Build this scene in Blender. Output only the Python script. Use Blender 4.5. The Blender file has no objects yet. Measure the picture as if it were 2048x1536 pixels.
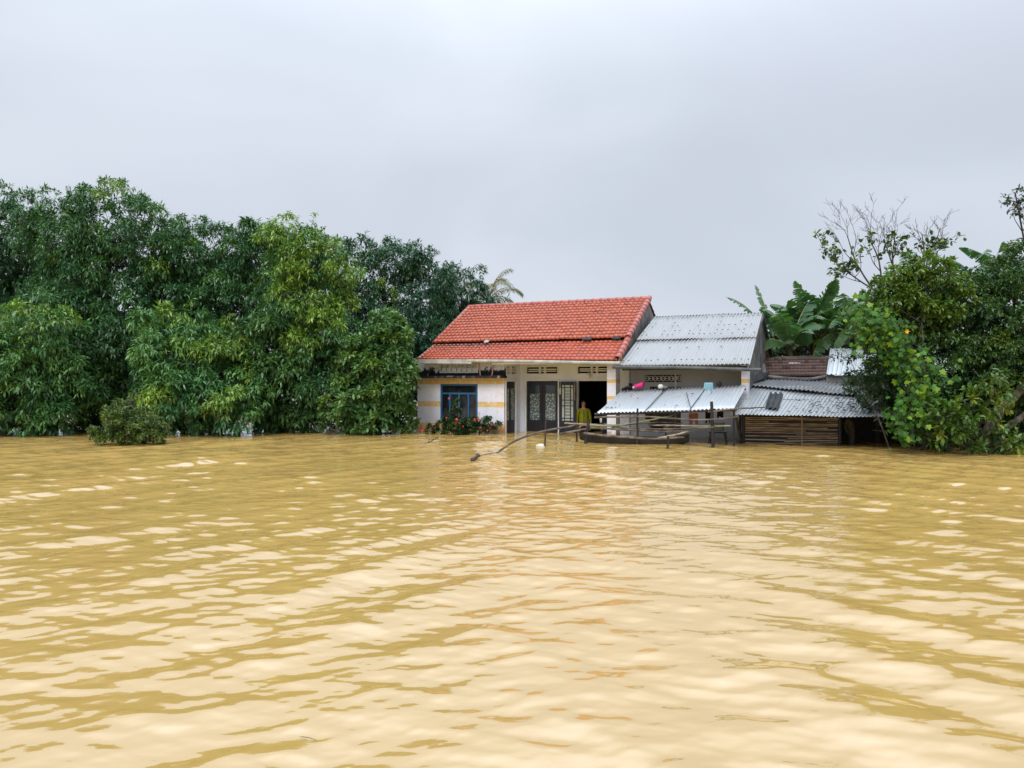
import bpy, bmesh, math, random
import numpy as np
from mathutils import Vector, Matrix
R = math.radians
random.seed(7)
NP = np.random.default_rng(11)
S = bpy.context.scene
COL = S.collection

# ------------------------------------------------------------------ camera
F = 1519.0                      # focal length in pixels of the 2048 wide photograph
EYE = 1.6                       # eye height over the flood water
cam = bpy.data.cameras.new('camera')
cam.sensor_width = 36.0
cam.lens = 36.0 * F / 2048.0
cam.clip_start = 0.05
cam.clip_end = 20000
camo = bpy.data.objects.new('camera', cam)
camo.location = (0, 0, EYE)
camo.rotation_euler = (R(90), 0, 0)
COL.objects.link(camo)
S.camera = camo

# ------------------------------------------------------------------ sky, sun, exposure
SUN_EL, SUN_AZ = R(44), R(205)
w = bpy.data.worlds.new('World')
S.world = w
w.use_nodes = True
nt = w.node_tree
nt.nodes.clear()
def N(t, kind, **kw):
    n = t.nodes.new(kind)
    for k, v in kw.items():
        if k == 'inp':
            for i, x in v.items():
                n.inputs[i].default_value = x
        else:
            setattr(n, k, v)
    return n
out = N(nt, 'ShaderNodeOutputWorld')
bg = N(nt, 'ShaderNodeBackground', inp={'Strength': 1.0})
sky = N(nt, 'ShaderNodeTexSky')
sky.sky_type = 'NISHITA'
sky.sun_disc = False
sky.sun_elevation = SUN_EL
sky.sun_rotation = SUN_AZ
skm = N(nt, 'ShaderNodeMix', data_type='RGBA', blend_type='MULTIPLY', inp={0: 1.0, 7: (.08, .08, .08, 1)})
nt.links.new(sky.outputs[0], skm.inputs[6])
tc = N(nt, 'ShaderNodeTexCoord')
mp = N(nt, 'ShaderNodeMapping', inp={'Scale': (1.0, 1.0, 1.9), 'Location': (.35, .1, .2)})
nt.links.new(tc.outputs['Generated'], mp.inputs[0])
nz = N(nt, 'ShaderNodeTexNoise', inp={'Scale': 2.1, 'Detail': 6.0, 'Roughness': .42, 'Distortion': .35})
nt.links.new(mp.outputs[0], nz.inputs['Vector'])
rp = N(nt, 'ShaderNodeValToRGB')
rp.color_ramp.interpolation = 'B_SPLINE'
rp.color_ramp.elements[0].position = .38
rp.color_ramp.elements[0].color = (.55, .595, .685, 1)
rp.color_ramp.elements[1].position = .67
rp.color_ramp.elements[1].color = (.70, .76, .835, 1)
nt.links.new(nz.outputs[0], rp.inputs[0])
sp = N(nt, 'ShaderNodeSeparateXYZ')
nt.links.new(tc.outputs['Generated'], sp.inputs[0])
mr = N(nt, 'ShaderNodeMapRange', interpolation_type='SMOOTHSTEP', inp={1: .25, 2: 1.15, 3: 1.0, 4: 3.7})
nt.links.new(sp.outputs[2], mr.inputs[0])
mr2 = N(nt, 'ShaderNodeMapRange', inp={1: .0, 2: .42, 3: .0, 4: .05})
nt.links.new(sp.outputs[2], mr2.inputs[0])
ad = N(nt, 'ShaderNodeMath', operation='ADD')
nt.links.new(mr.outputs[0], ad.inputs[0])
ad.inputs[1].default_value = 0.0
vs = N(nt, 'ShaderNodeVectorMath', operation='SCALE')
nt.links.new(rp.outputs[0], vs.inputs[0])
nt.links.new(ad.outputs[0], vs.inputs['Scale'])
mx = N(nt, 'ShaderNodeMix', data_type='RGBA', inp={0: .93})
nt.links.new(skm.outputs[2], mx.inputs[6])
nt.links.new(vs.outputs[0], mx.inputs[7])
nt.links.new(mx.outputs[2], bg.inputs[0])
nt.links.new(bg.outputs[0], out.inputs[0])

sl = bpy.data.lights.new('sun', 'SUN')
sl.energy = 1.3
sl.angle = R(25)
sl.color = (1, .97, .92)
so = bpy.data.objects.new('sun', sl)
so.rotation_euler = Vector((math.sin(SUN_AZ) * math.cos(SUN_EL), math.cos(SUN_AZ) * math.cos(SUN_EL), math.sin(SUN_EL))).to_track_quat('Z', 'Y').to_euler()
so.location = (0, -20, 40)
COL.objects.link(so)
S.view_settings.view_transform = 'Standard'
S.view_settings.look = 'None'
S.view_settings.exposure = 0.14
S.view_settings.gamma = 1.0
S.view_settings.use_curve_mapping = False
S.cycles.max_bounces = 6
S.cycles.diffuse_bounces = 3
S.cycles.glossy_bounces = 3
S.cycles.transparent_max_bounces = 6
S.cycles.caustics_reflective = False
S.cycles.caustics_refractive = False

# ------------------------------------------------------------------ helpers
def P(px, py, Y):
    """world point at distance Y seen at photograph pixel (px, py)"""
    return Vector(((px - 1024) * Y / F, Y, EYE + (768 - py) * Y / F))
def WY(py):
    """distance of the water surface at photograph row py"""
    return F * EYE / (py - 768)

def tag(o, label=None, cat=None, group=None, kind=None):
    if label: o['label'] = label
    if cat: o['category'] = cat
    if group: o['group'] = group
    if kind: o['kind'] = kind
    return o
def empty(name, loc, rz=0.0, label=None, cat=None, group=None):
    o = bpy.data.objects.new(name, None)
    o.location = loc
    o.rotation_euler = (0, 0, rz)
    o.empty_display_size = .1
    COL.objects.link(o)
    return tag(o, label, cat, group)
def wmat(o):
    m = Matrix.LocRotScale(o.location, o.rotation_euler, o.scale)
    return wmat(o.parent) @ m if o.parent else m
def link(name, me, mat, parent=None, smooth=False, local=False):
    """link mesh ME (in world coordinates unless local) as one object under PARENT"""
    o = bpy.data.objects.new(name, me)
    if mat is not None:
        me.materials.append(mat)
    if parent is not None:
        if not local:
            me.transform(wmat(parent).inverted())
        o.parent = parent
    if smooth:
        for p in me.polygons: p.use_smooth = True
    COL.objects.link(o)
    return o
def centre(o):
    """move a parentless mesh's origin to the bottom middle of its box"""
    me = o.data
    n = len(me.vertices)
    a = np.empty(n * 3); me.vertices.foreach_get('co', a); a = a.reshape(-1, 3)
    c = (a.min(0) + a.max(0)) / 2
    c[2] = a[:, 2].min()
    me.transform(Matrix.Translation(-Vector(c)))
    o.location = Vector(c)
    return o

class MB:
    """collects shapes; build() links them as ONE mesh object"""
    def __init__(s): s.v = []; s.f = []
    def add(s, vs, fs):
        b = len(s.v)
        s.v += [tuple(x) for x in vs]
        s.f += [tuple(b + i for i in f) for f in fs]
        return s
    def hexa(s, p):
        return s.add(p, [(0, 3, 2, 1), (4, 5, 6, 7), (0, 1, 5, 4), (1, 2, 6, 5), (2, 3, 7, 6), (3, 0, 4, 7)])
    def box(s, x0, x1, y0, y1, z0, z1, T=None):
        p = [(x0, y0, z0), (x1, y0, z0), (x1, y1, z0), (x0, y1, z0), (x0, y0, z1), (x1, y0, z1), (x1, y1, z1), (x0, y1, z1)]
        if T: p = [T(*q) for q in p]
        return s.hexa(p)
    def prism(s, poly, off):
        n = len(poly); off = Vector(off)
        a = [Vector(q) for q in poly]
        return s.add(a + [q + off for q in a], [tuple(range(n))[::-1], tuple(range(n, 2 * n))] + [(i, (i + 1) % n, n + (i + 1) % n, n + i) for i in range(n)])
    def tube(s, pts, rad, n=7, cap=True, nodes=0.0):
        pts = [Vector(q) for q in pts]
        m = len(pts)
        rs = rad if isinstance(rad, (list, tuple)) else [rad] * m
        vs, fs = [], []
        ref = None
        for i in range(m):
            t = (pts[min(i + 1, m - 1)] - pts[max(i - 1, 0)])
            t = t.normalized() if t.length > 1e-9 else Vector((0, 0, 1))
            if ref is None:
                ref = Vector((1, 0, 0)) if abs(t.x) < .8 else Vector((0, 1, 0))
            a = (ref - t * ref.dot(t)).normalized()
            ref = a
            b = t.cross(a)
            for k in range(n):
                q = 2 * math.pi * k / n
                vs.append(pts[i] + (a * math.cos(q) + b * math.sin(q)) * rs[i])
        for i in range(m - 1):
            for k in range(n):
                fs.append((i * n + k, i * n + (k + 1) % n, (i + 1) * n + (k + 1) % n, (i + 1) * n + k))
        if cap:
            fs.append(tuple(range(n))[::-1])
            fs.append(tuple((m - 1) * n + k for k in range(n)))
        return s.add(vs, fs)
    def lathe(s, prof, T, n=20):
        vs, fs = [], []
        m = len(prof)
        for r, z in prof:
            for k in range(n):
                q = 2 * math.pi * k / n
                vs.append(T(r * math.cos(q), r * math.sin(q), z))
        for i in range(m - 1):
            for k in range(n):
                fs.append((i * n + k, i * n + (k + 1) % n, (i + 1) * n + (k + 1) % n, (i + 1) * n + k))
        fs.append(tuple(range(n))[::-1]); fs.append(tuple((m - 1) * n + k for k in range(n)))
        return s.add(vs, fs)
    def mesh(s, name):
        me = bpy.data.meshes.new(name)
        me.from_pydata(s.v, [], s.f)
        me.update()
        return me
    def build(s, name, mat, parent=None, smooth=False):
        o = link(name, s.mesh(name), mat, parent, smooth)
        return o if parent else centre(o)

def path(pts, n=14, wob=0.0):
    """smooth polyline through pts (Catmull-Rom)"""
    p = [Vector(q) for q in pts]
    if len(p) < 3 and wob == 0: 
        return [p[0].lerp(p[-1], i / (n - 1)) for i in range(n)]
    q = [p[0] * 2 - p[1]] + p + [p[-1] * 2 - p[-2]]
    res = []
    segs = len(p) - 1
    for i in range(n):
        t = i / (n - 1) * segs
        k = min(int(t), segs - 1); t -= k
        a, b, c, d = q[k:k + 4]
        v = .5 * ((2 * b) + (c - a) * t + (2 * a - 5 * b + 4 * c - d) * t * t + (3 * b - a - 3 * c + d) * t ** 3)
        if wob and 0 < i < n - 1:
            v += Vector((random.uniform(-wob, wob), random.uniform(-wob, wob), random.uniform(-wob, wob)))
        res.append(v)
    return res

# ------------------------------------------------------------------ materials
def newmat(name):
    m = bpy.data.materials.new(name)
    m.use_nodes = True
    t = m.node_tree
    b = t.nodes['Principled BSDF']
    return m, t, b
def mixc(t, fac, a, b, blend='MIX'):
    n = N(t, 'ShaderNodeMix', data_type='RGBA', blend_type=blend)
    for i, x in ((0, fac), (6, a), (7, b)):
        if hasattr(x, 'links') or hasattr(x, 'is_linked'): t.links.new(x, n.inputs[i])
        elif i == 0: n.inputs[0].default_value = x
        else: n.inputs[i].default_value = (*x, 1)[:4]
    return n.outputs[2]
def noise(t, scale, detail=5, rough=.6, coord='Object', stretch=None, dist=0):
    tc = N(t, 'ShaderNodeTexCoord')
    src = tc.outputs[coord]
    if coord == 'World':
        pass
    if stretch:
        mp = N(t, 'ShaderNodeMapping', inp={'Scale': stretch})
        t.links.new(src, mp.inputs[0]); src = mp.outputs[0]
    n = N(t, 'ShaderNodeTexNoise', inp={'Scale': scale, 'Detail': detail, 'Roughness': rough, 'Distortion': dist})
    t.links.new(src, n.inputs['Vector'])
    return n.outputs[0]
def ramp(t, src, a, b, lo=0.0, hi=1.0):
    n = N(t, 'ShaderNodeMapRange', interpolation_type='SMOOTHSTEP', inp={1: a, 2: b, 3: lo, 4: hi})
    t.links.new(src, n.inputs[0])
    return n.outputs[0]
def math2(t, op, a, b):
    n = N(t, 'ShaderNodeMath', operation=op)
    for i, x in ((0, a), (1, b)):
        if hasattr(x, 'is_linked'): t.links.new(x, n.inputs[i])
        else: n.inputs[i].default_value = x
    return n.outputs[0]
def bump(t, b, src, strength=.3, dist=.01):
    n = N(t, 'ShaderNodeBump', inp={'Strength': strength, 'Distance': dist})
    t.links.new(src, n.inputs['Height'])
    t.links.new(n.outputs[0], b.inputs['Normal'])
def simple(name, c1, c2=None, rough=.6, scale=6, spec=.4, metal=0, stretch=None, bmp=.2, bd=.01, lo=.35, hi=.65):
    m, t, b = newmat(name)
    c2 = c2 or tuple(x * .7 for x in c1)
    n = noise(t, scale, stretch=stretch)
    t.links.new(mixc(t, ramp(t, n, lo, hi), c1, c2), b.inputs['Base Color'])
    b.inputs['Roughness'].default_value = rough
    b.inputs['Specular IOR Level'].default_value = spec
    b.inputs['Metallic'].default_value = metal
    if bmp: bump(t, b, noise(t, scale * 5, stretch=stretch), bmp, bd)
    return m
def leafmat(name, rough=.36, trans=.15, spec=.6):
    """foliage; each leaf's own colour is stored in the mesh attribute tint"""
    m, t, b = newmat(name)
    a = N(t, 'ShaderNodeAttribute', attribute_name='tint')
    t.links.new(a.outputs['Color'], b.inputs['Base Color'])
    b.inputs['Roughness'].default_value = rough
    b.inputs['Specular IOR Level'].default_value = spec
    tr = N(t, 'ShaderNodeBsdfTranslucent')
    t.links.new(mixc(t, 1.0, a.outputs['Color'], (1.2, 1.35, .5), 'MULTIPLY'), tr.inputs[0])
    ms = N(t, 'ShaderNodeMixShader', inp={0: trans})
    o = t.nodes['Material Output']
    t.links.new(b.outputs[0], ms.inputs[1]); t.links.new(tr.outputs[0], ms.inputs[2])
    t.links.new(ms.outputs[0], o.inputs[0])
    return m
def wallmat(name, bands, base=(.84, .85, .95), yellow=(.78, .50, .16), mold=None, stains=(.66, .26, .20), stain=.5):
    """painted plaster: yellow bands at heights, faded red smears, damp and mould"""
    m, t, b = newmat(name)
    g = N(t, 'ShaderNodeNewGeometry')
    s = N(t, 'ShaderNodeSeparateXYZ'); t.links.new(g.outputs['Position'], s.inputs[0])
    z = s.outputs[2]
    nn = noise(t, 9, 4)
    zz = math2(t, 'ADD', z, ramp(t, nn, .2, .8, -.012, .012))
    col = mixc(t, ramp(t, noise(t, 2.2, 6), .35, .75), base, tuple(x * .88 for x in base))
    st = math2(t, 'MULTIPLY', ramp(t, noise(t, 2.7, 7, .68, dist=.6), .52, .72), stain)
    st = math2(t, 'MULTIPLY', st, ramp(t, z, .98, .70, .35, 1.0))
    col = mixc(t, st, col, stains)
    ymask = None
    for z0, z1 in bands:
        k = math2(t, 'MULTIPLY', math2(t, 'GREATER_THAN', zz, z0), math2(t, 'LESS_THAN', zz, z1))
        ymask = k if ymask is None else math2(t, 'MAXIMUM', ymask, k)
    if ymask is not None:
        yc = mixc(t, ramp(t, noise(t, 5, 6), .4, .75), yellow, (.80, .62, .34))
        ym = math2(t, 'MULTIPLY', ymask, ramp(t, noise(t, 9, 7, .7), .66, .50, .30, 1.0))
        col = mixc(t, ym, col, yc)
    # damp brown foot close to the water
    col = mixc(t, math2(t, 'MULTIPLY', ramp(t, math2(t, 'ADD', z, ramp(t, noise(t, 5, 6), .25, .75, -.12, .10)), .20, .06), .75), col, (.42, .27, .12))
    if mold:
        z0, z1 = mold
        k = math2(t, 'ADD', ramp(t, z, z0, z1, 1.15, 0.0), ramp(t, noise(t, 4.5, 7, .7, stretch=(1, 1, .8)), .3, .7, -.7, .45))
        col = mixc(t, ramp(t, k, .35, .6), col, (.018, .017, .018))
    # fine vertical dirt runs
    col = mixc(t, math2(t, 'MULTIPLY', ramp(t, noise(t, 3, 6, .7, stretch=(3, 3, .35)), .55, .8), .35), col, (.33, .29, .25))
    t.links.new(col, b.inputs['Base Color'])
    b.inputs['Roughness'].default_value = .8
    b.inputs['Specular IOR Level'].default_value = .2
    bump(t, b, noise(t, 30, 6), .25, .008)
    return m
def metalmat(name, base, rough=.38, metal=.55, streak=.2, dirt=(.2, .19, .18), dark=.14):
    m, t, b = newmat(name)
    n1 = noise(t, 2.5, 6, .6, stretch=(2.5, .35, .35))
    n2 = noise(t, 3.5, 7, .7)
    c = mixc(t, math2(t, 'MULTIPLY', ramp(t, n1, .35, .75), streak), base, tuple(x * .6 for x in base))
    c = mixc(t, math2(t, 'MULTIPLY', ramp(t, n2, .55, .75), dark), c, dirt)
    t.links.new(c, b.inputs['Base Color'])
    b.inputs['Roughness'].default_value = rough
    b.inputs['Metallic'].default_value = metal
    bump(t, b, noise(t, 18, 4), .15, .006)
    return m
def tilemat(name, rough=.4, spec=.5, grime=.25, gcol=(.05, .035, .03)):
    m, t, b = newmat(name)
    a = N(t, 'ShaderNodeAttribute', attribute_name='tint')
    c = mixc(t, math2(t, 'MULTIPLY', ramp(t, noise(t, 2.2, 7, .7), .5, .8), grime), a.outputs['Color'], gcol)
    t.links.new(c, b.inputs['Base Color'])
    b.inputs['Roughness'].default_value = rough
    b.inputs['Specular IOR Level'].default_value = spec
    bump(t, b, noise(t, 40, 4), .2, .004)
    return m

M = {}
M['wall'] = wallmat('banded_plaster', [(1.60, 1.775), (.845, 1.02), (.06, .285)], stain=.75)
M['upper_wall'] = wallmat('mouldy_plaster', [], mold=(1.86, 2.32), stain=.25)
M['column'] = wallmat('banded_column', [(1.63, 1.74), (1.135, 1.235)], stain=.5, base=(.84, .85, .95))
M['cream'] = simple('cream_plaster', (.78, .83, .96), (.69, .74, .86), .85, 1.4, .2)
M['greycol'] = simple('damp_grey_plaster', (.50, .52, .46), (.36, .42, .36), .85, 2.0, .2, stretch=(1.5, 1.5, .5))
M['grey_wall'] = simple('grey_cement_render', (.46, .48, .53), (.38, .40, .44), .85, 1.1, .2)
M['cement'] = simple('rough_grey_cement', (.24, .235, .22), (.11, .11, .11), .9, 2.3, .2)
M['mould'] = simple('black_moulded_concrete', (.025, .025, .027), (.34, .31, .26), .9, 5, .2, lo=.52, hi=.72)
M['trim'] = simple('white_trim', (.80, .82, .86), (.70, .72, .74), .7, 3, .3)
M['gutter'] = simple('weathered_gutter', (.50, .48, .42), (.33, .32, .29), .6, 3.5, .3)
M['darkpipe'] = simple('dark_pipe', (.045, .05, .055), (.09, .10, .09), .5, 5, .4)
M['blue'] = simple('blue_paint', (.022, .115, .27), (.03, .15, .33), .45, 4, .4)
M['darkwood'] = simple('dark_lacquered_wood', (.012, .011, .017), (.022, .017, .023), .42, 3, .4, stretch=(6, 6, .6))
M['iron'] = simple('black_iron', (.012, .012, .014), None, .5, 6, .4)
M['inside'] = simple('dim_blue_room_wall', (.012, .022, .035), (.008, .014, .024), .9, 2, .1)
m, t, b = newmat('window_glass')
b.inputs['Base Color'].default_value = (.012, .014, .016, 1); b.inputs['Roughness'].default_value = .08
t.links.new(mixc(t, ramp(t, noise(t, 2, 4), .4, .7), (.012, .013, .015), (.045, .045, .045)), b.inputs['Base Color'])
M['glass'] = m
m, t, b = newmat('lace_curtain_glass')
vo = N(t, 'ShaderNodeTexVoronoi', inp={'Scale': 14.0, 'Randomness': .85})
tcx = N(t, 'ShaderNodeTexCoord'); t.links.new(tcx.outputs['Object'], vo.inputs['Vector'])
fl = ramp(t, vo.outputs[0], .30, .42, 1.0, 0.0)
cc = mixc(t, ramp(t, noise(t, 1.2, 2), .4, .6), (.10, .15, .16), (.16, .21, .21))
t.links.new(mixc(t, fl, cc, (.52, .56, .57)), b.inputs['Base Color'])
b.inputs['Roughness'].default_value = .35
M['lace'] = m
M['paleglass'] = simple('pale_frosted_glass', (.60, .66, .60), (.50, .56, .52), .25, 2, .4, bmp=0)
M['plainglass'] = simple('greenish_glass', (.05, .075, .085), (.03, .05, .06), .12, 1.5, .5, bmp=0)
M['redtile'] = tilemat('wet_red_clay_tiles', .30, .6, .38, (.20, .03, .02))
M['oldtile'] = tilemat('old_blackened_tiles', .6, .3, .75, (.03, .025, .022))
M['zinc'] = metalmat('galvanised_sheet', (.39, .405, .41), .42, .3)
M['zinc2'] = metalmat('wet_galvanised_sheet', (.58, .62, .65), .32, .35, .18)
M['zinc3'] = metalmat('bright_galvanised_sheet', (.62, .66, .69), .30, .5, .25)
M['greysheet'] = metalmat('dull_grey_sheet', (.22, .23, .24), .5, .3, .5)
M['fibro'] = simple('dark_fibre_cement', (.075, .08, .085), (.04, .042, .045), .7, 5, .3)
M['bamboo_dry'] = simple('dry_bamboo', (.58, .48, .37), (.19, .14, .105), .6, 3.5, .3, stretch=(.6, .6, 9))
M['pole'] = simple('weathered_grey_pole', (.20, .17, .135), (.075, .06, .05), .7, 5, .3, stretch=(1, 1, 1))
M['palepole'] = simple('pale_bare_pole', (.40, .35, .27), (.22, .19, .14), .7, 5, .3)
M['greenpole'] = simple('greenish_bamboo', (.32, .31, .13), (.19, .19, .09), .5, 6, .4)
M['blackpost'] = simple('wet_black_post', (.014, .013, .014), (.03, .026, .024), .55, 7, .4)
M['brownpost'] = simple('wet_brown_post', (.075, .04, .03), (.03, .02, .017), .55, 7, .4)
M['hull'] = simple('tarred_dark_hull', (.014, .011, .010), (.028, .021, .018), .6, 4, .4)
M['bark'] = simple('tree_bark', (.085, .065, .05), (.03, .024, .02), .85, 7, .2, stretch=(1, 1, .4), bmp=.6, bd=.03)
M['greybark'] = simple('pale_tree_bark', (.12, .10, .082), (.04, .034, .028), .85, 9, .2, stretch=(1, 1, .4), bmp=.6, bd=.03)
M['twig'] = simple('grey_twig', (.12, .105, .10), (.06, .05, .05), .8, 7, .2)
M['leaf'] = leafmat('leathery_leaf')
M['vineleaf'] = leafmat('soft_leaf', .5, .35, .3)
M['banana'] = leafmat('banana_leaf', .38, .3, .5)
M['stem'] = simple('banana_stem', (.10, .11, .045), (.05, .04, .025), .6, 4, .3, stretch=(1, 1, .3))
M['flower'] = simple('red_petals', (.62, .05, .035), (.70, .14, .07), .5, 20, .3, bmp=0)
M['pinkflower'] = simple('pink_petals', (.70, .10, .16), (.62, .06, .09), .5, 20, .3, bmp=0)
M['pink'] = simple('pink_plastic', (.80, .03, .24), (.70, .02, .20), .35, 5, .5, bmp=0)
M['white'] = simple('white_plastic', (.78, .77, .72), (.62, .60, .55), .4, 6, .4, bmp=0)
M['aqua'] = simple('pale_blue_plastic', (.27, .47, .54), (.20, .40, .47), .4, 6, .4, bmp=0)
M['blackrubber'] = simple('black_rubber', (.015, .015, .016), (.03, .03, .03), .6, 8, .3)
M['pinkcloth'] = simple('faded_pink_cloth', (.42, .21, .19), (.34, .15, .14), .9, 9, .1)
M['darkcloth'] = simple('dark_cloth', (.018, .014, .018), (.03, .02, .024), .9, 9, .1)
M['jacket'] = simple('yellow_green_jacket', (.25, .26, .012), (.19, .205, .010), .7, 12, .25)
M['navy'] = simple('navy_cloth', (.012, .03, .07), (.008, .02, .05), .9, 9, .1)
M['skin'] = simple('skin', (.42, .23, .15), (.36, .19, .12), .5, 20, .35, bmp=0)
M['hair'] = simple('black_hair', (.008, .007, .007), (.015, .012, .011), .5, 30, .4)
M['greyplastic'] = simple('grey_plastic', (.16, .19, .19), (.10, .12, .12), .45, 6, .4, bmp=0)
M['deadleaf'] = simple('dead_brown_leaf', (.055, .04, .025), (.03, .022, .016), .8, 5, .2, bmp=0)
M['net'] = simple('grey_net', (.12, .10, .085), (.06, .05, .045), .9, 20, .1)

# ------------------------------------------------------------------ flood water and ground
def water_mesh():
    rows = []
    y = 1.6
    while y < 34: rows.append(y); y *= 1.0024
    while y < 60: rows.append(y); y *= 1.006
    while y < 9000: rows.append(y); y *= 1.09
    ys = np.array([-40, -15, -5, 0, 1.0] + rows, dtype=np.float64)
    tx = np.concatenate([-np.geomspace(4.0, .83, 14)[:-1], np.linspace(-.83, .83, 900), np.geomspace(.83, 4.0, 14)[1:]])
    Yg, Tg = np.meshgrid(ys, tx, indexing='ij')
    Xg = Tg * np.maximum(np.abs(Yg), 3.0)
    rng = np.random.default_rng(5)
    Z = np.zeros_like(Xg)
    def fam(n, ang, spread, l0, l1, slope, wgt):
        nonlocal Z
        H = np.zeros_like(Xg)
        for i in range(n):
            lam = l0 * (l1 / l0) ** rng.random()
            k = 2 * math.pi / lam
            a = ang + rng.normal() * spread
            kx, ky = k * math.cos(a), k * math.sin(a)
            ph = rng.random() * 6.283
            amp = slope * math.sqrt(2.0 / n) / k
            # waves too short for the local mesh are faded out
            step = np.maximum(np.abs(Yg) * .0024 * abs(math.sin(a)), np.abs(Yg) * .0019 * abs(math.cos(a))) + 1e-6
            fade = np.clip((lam / step - 3) / 4, 0, 1)
            q = kx * Xg + ky * Yg + ph + .55 * np.sin(.9 * Xg + .35 * Yg + i) + .5 * np.sin(.7 * Yg - .4 * Xg + 2 * i)
            H += amp * fade * (np.sin(q) - .22 * np.cos(2 * q) - .06 * np.sin(3 * q))
        Z += H * wgt
    patch = .75 + .35 * np.sin(.8 * Xg + 1.1 * np.sin(.5 * Yg)) * np.sin(.55 * Yg + .7 * np.sin(.6 * Xg + 1))
    wl = 1 / (1 + np.exp((Xg - .2) * 1.4))
    fam(9, R(142), R(7), .50, 1.2, .082, wl * patch)
    fam(9, R(38), R(8), .45, 1.2, .076, (1 - wl) * patch)
    fam(26, R(92), R(20), .28, .80, .047, .75 + .25 * patch)
    fam(34, R(94), R(26), .13, .32, .050, .55 + .45 * patch)
    fam(28, R(95), R(40), .055, .13, .020, np.clip(patch - .35, 0, 2) ** 2 * 1.6)
    fam(6, R(100), R(20), 1.8, 4.5, .012, 1.0)
    n0, n1 = Xg.shape
    co = np.stack([Xg, Yg, Z], -1).reshape(-1, 3).astype(np.float32)
    i = np.arange(n0 - 1)[:, None] * n1 + np.arange(n1 - 1)[None, :]
    f = np.stack([i, i + 1, i + n1 + 1, i + n1], -1).reshape(-1, 4).astype(np.int32)
    return np_mesh('water', co, f)
def np_mesh(name, co, faces, tint=None, smooth=False):
    """mesh from numpy arrays: co (n,3), faces (m,k)"""
    me = bpy.data.meshes.new(name)
    m, k = faces.shape
    me.vertices.add(len(co)); me.vertices.foreach_set('co', np.ascontiguousarray(co, dtype=np.float32).ravel())
    me.loops.add(m * k); me.loops.foreach_set('vertex_index', faces.ravel().astype(np.int32))
    me.polygons.add(m); me.polygons.foreach_set('loop_start', (np.arange(m) * k).astype(np.int32))
    if smooth: me.polygons.foreach_set('use_smooth', np.ones(m, dtype=bool))
    if tint is not None:
        at = me.attributes.new('tint', 'FLOAT_COLOR', 'POINT')
        c = np.ones((len(co), 4), dtype=np.float32); c[:, :3] = tint
        at.data.foreach_set('color', c.ravel())
    me.update(calc_edges=True)
    return me
m, t, b = newmat('muddy_flood_water')
n1 = noise(t, .35, 5, .6, dist=.4)
t.links.new(mixc(t, ramp(t, n1, .3, .7), (.54, .35, .108), (.50, .325, .096)), b.inputs['Base Color'])
b.inputs['Roughness'].default_value = .015
b.inputs['IOR'].default_value = 3.1
bn = noise(t, 14, 3, .55, stretch=(.7, 1.8, 1))
bump(t, b, bn, .03, .02)
M['water'] = m
wo = link('water', water_mesh(), M['water'], smooth=True)
tag(wo, 'muddy ochre flood water with long ripples', 'water', kind='structure')
g = MB(); g.add([(-9000, -60, -.75), (9000, -60, -.75), (9000, 9000, -.75), (-9000, 9000, -.75)], [(0, 1, 2, 3)])
go = link('ground', g.mesh('ground'), simple('silt', (.2, .13, .05), None, .9, 1))
tag(go, 'silty ground under the flood water', 'ground', kind='structure')

# ------------------------------------------------------------------ the house frame: u along the facade, v into the house
O = Vector((-3.216, 25.85, 0)); TH = R(25)
U = Vector((math.cos(TH), -math.sin(TH), 0)); D = Vector((math.sin(TH), math.cos(TH), 0))
def H(u, v, z): return O + U * u + D * v + Vector((0, 0, z))
FLOOR = -.6

def sheet(S4, na, nb, wave, amp, mat, name, parent, sag=0.0, jit=0.0, thick=.004, ph=0.0, sharp=False, flip=False):
    """corrugated sheet on the four corners S4 = (low left, low right, top right, top left); WAVE ribs across"""
    a0, a1, a2, a3 = [Vector(x) for x in S4]
    n = (a1 - a0).cross(a3 - a0).normalized()
    vs, fs = [], []
    for j in range(nb + 1):
        tb = j / nb
        l, r = a0.lerp(a3, tb), a1.lerp(a2, tb)
        for i in range(na + 1):
            ta = i / na
            p = l.lerp(r, ta)
            q = math.sin(2 * math.pi * wave * ta + ph)
            if sharp: q = max(-.35, min(1, 2.4 * q - 1.2))
            d = amp * q - sag * math.sin(math.pi * tb) * (.6 + .4 * math.sin(5 * ta + 1)) + jit * (math.sin(7 * ta + 3 * tb) + math.sin(17 * ta - 2 * tb)) * .5
            vs.append(p + n * d)
    w_ = na + 1
    for j in range(nb):
        for i in range(na):
            fs.append((j * w_ + i, j * w_ + i + 1, (j + 1) * w_ + i + 1, (j + 1) * w_ + i))
    k = len(vs)
    vs += [q - n * thick for q in vs]
    fs += [tuple(k + x for x in f[::-1]) for f in fs]
    for i in range(na):
        fs.append((i + 1, i, k + i, k + i + 1)); z = nb * w_
        fs.append((z + i, z + i + 1, k + z + i + 1, k + z + i))
    for j in range(nb):
        fs.append((j * w_, (j + 1) * w_, k + (j + 1) * w_, k + j * w_)); e = na
        fs.append(((j + 1) * w_ + e, j * w_ + e, k + j * w_ + e, k + (j + 1) * w_ + e))
    me = bpy.data.meshes.new(name); me.from_pydata(vs, [], fs); me.update()
    return link(name, me, mat, parent, smooth=not sharp)

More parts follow.
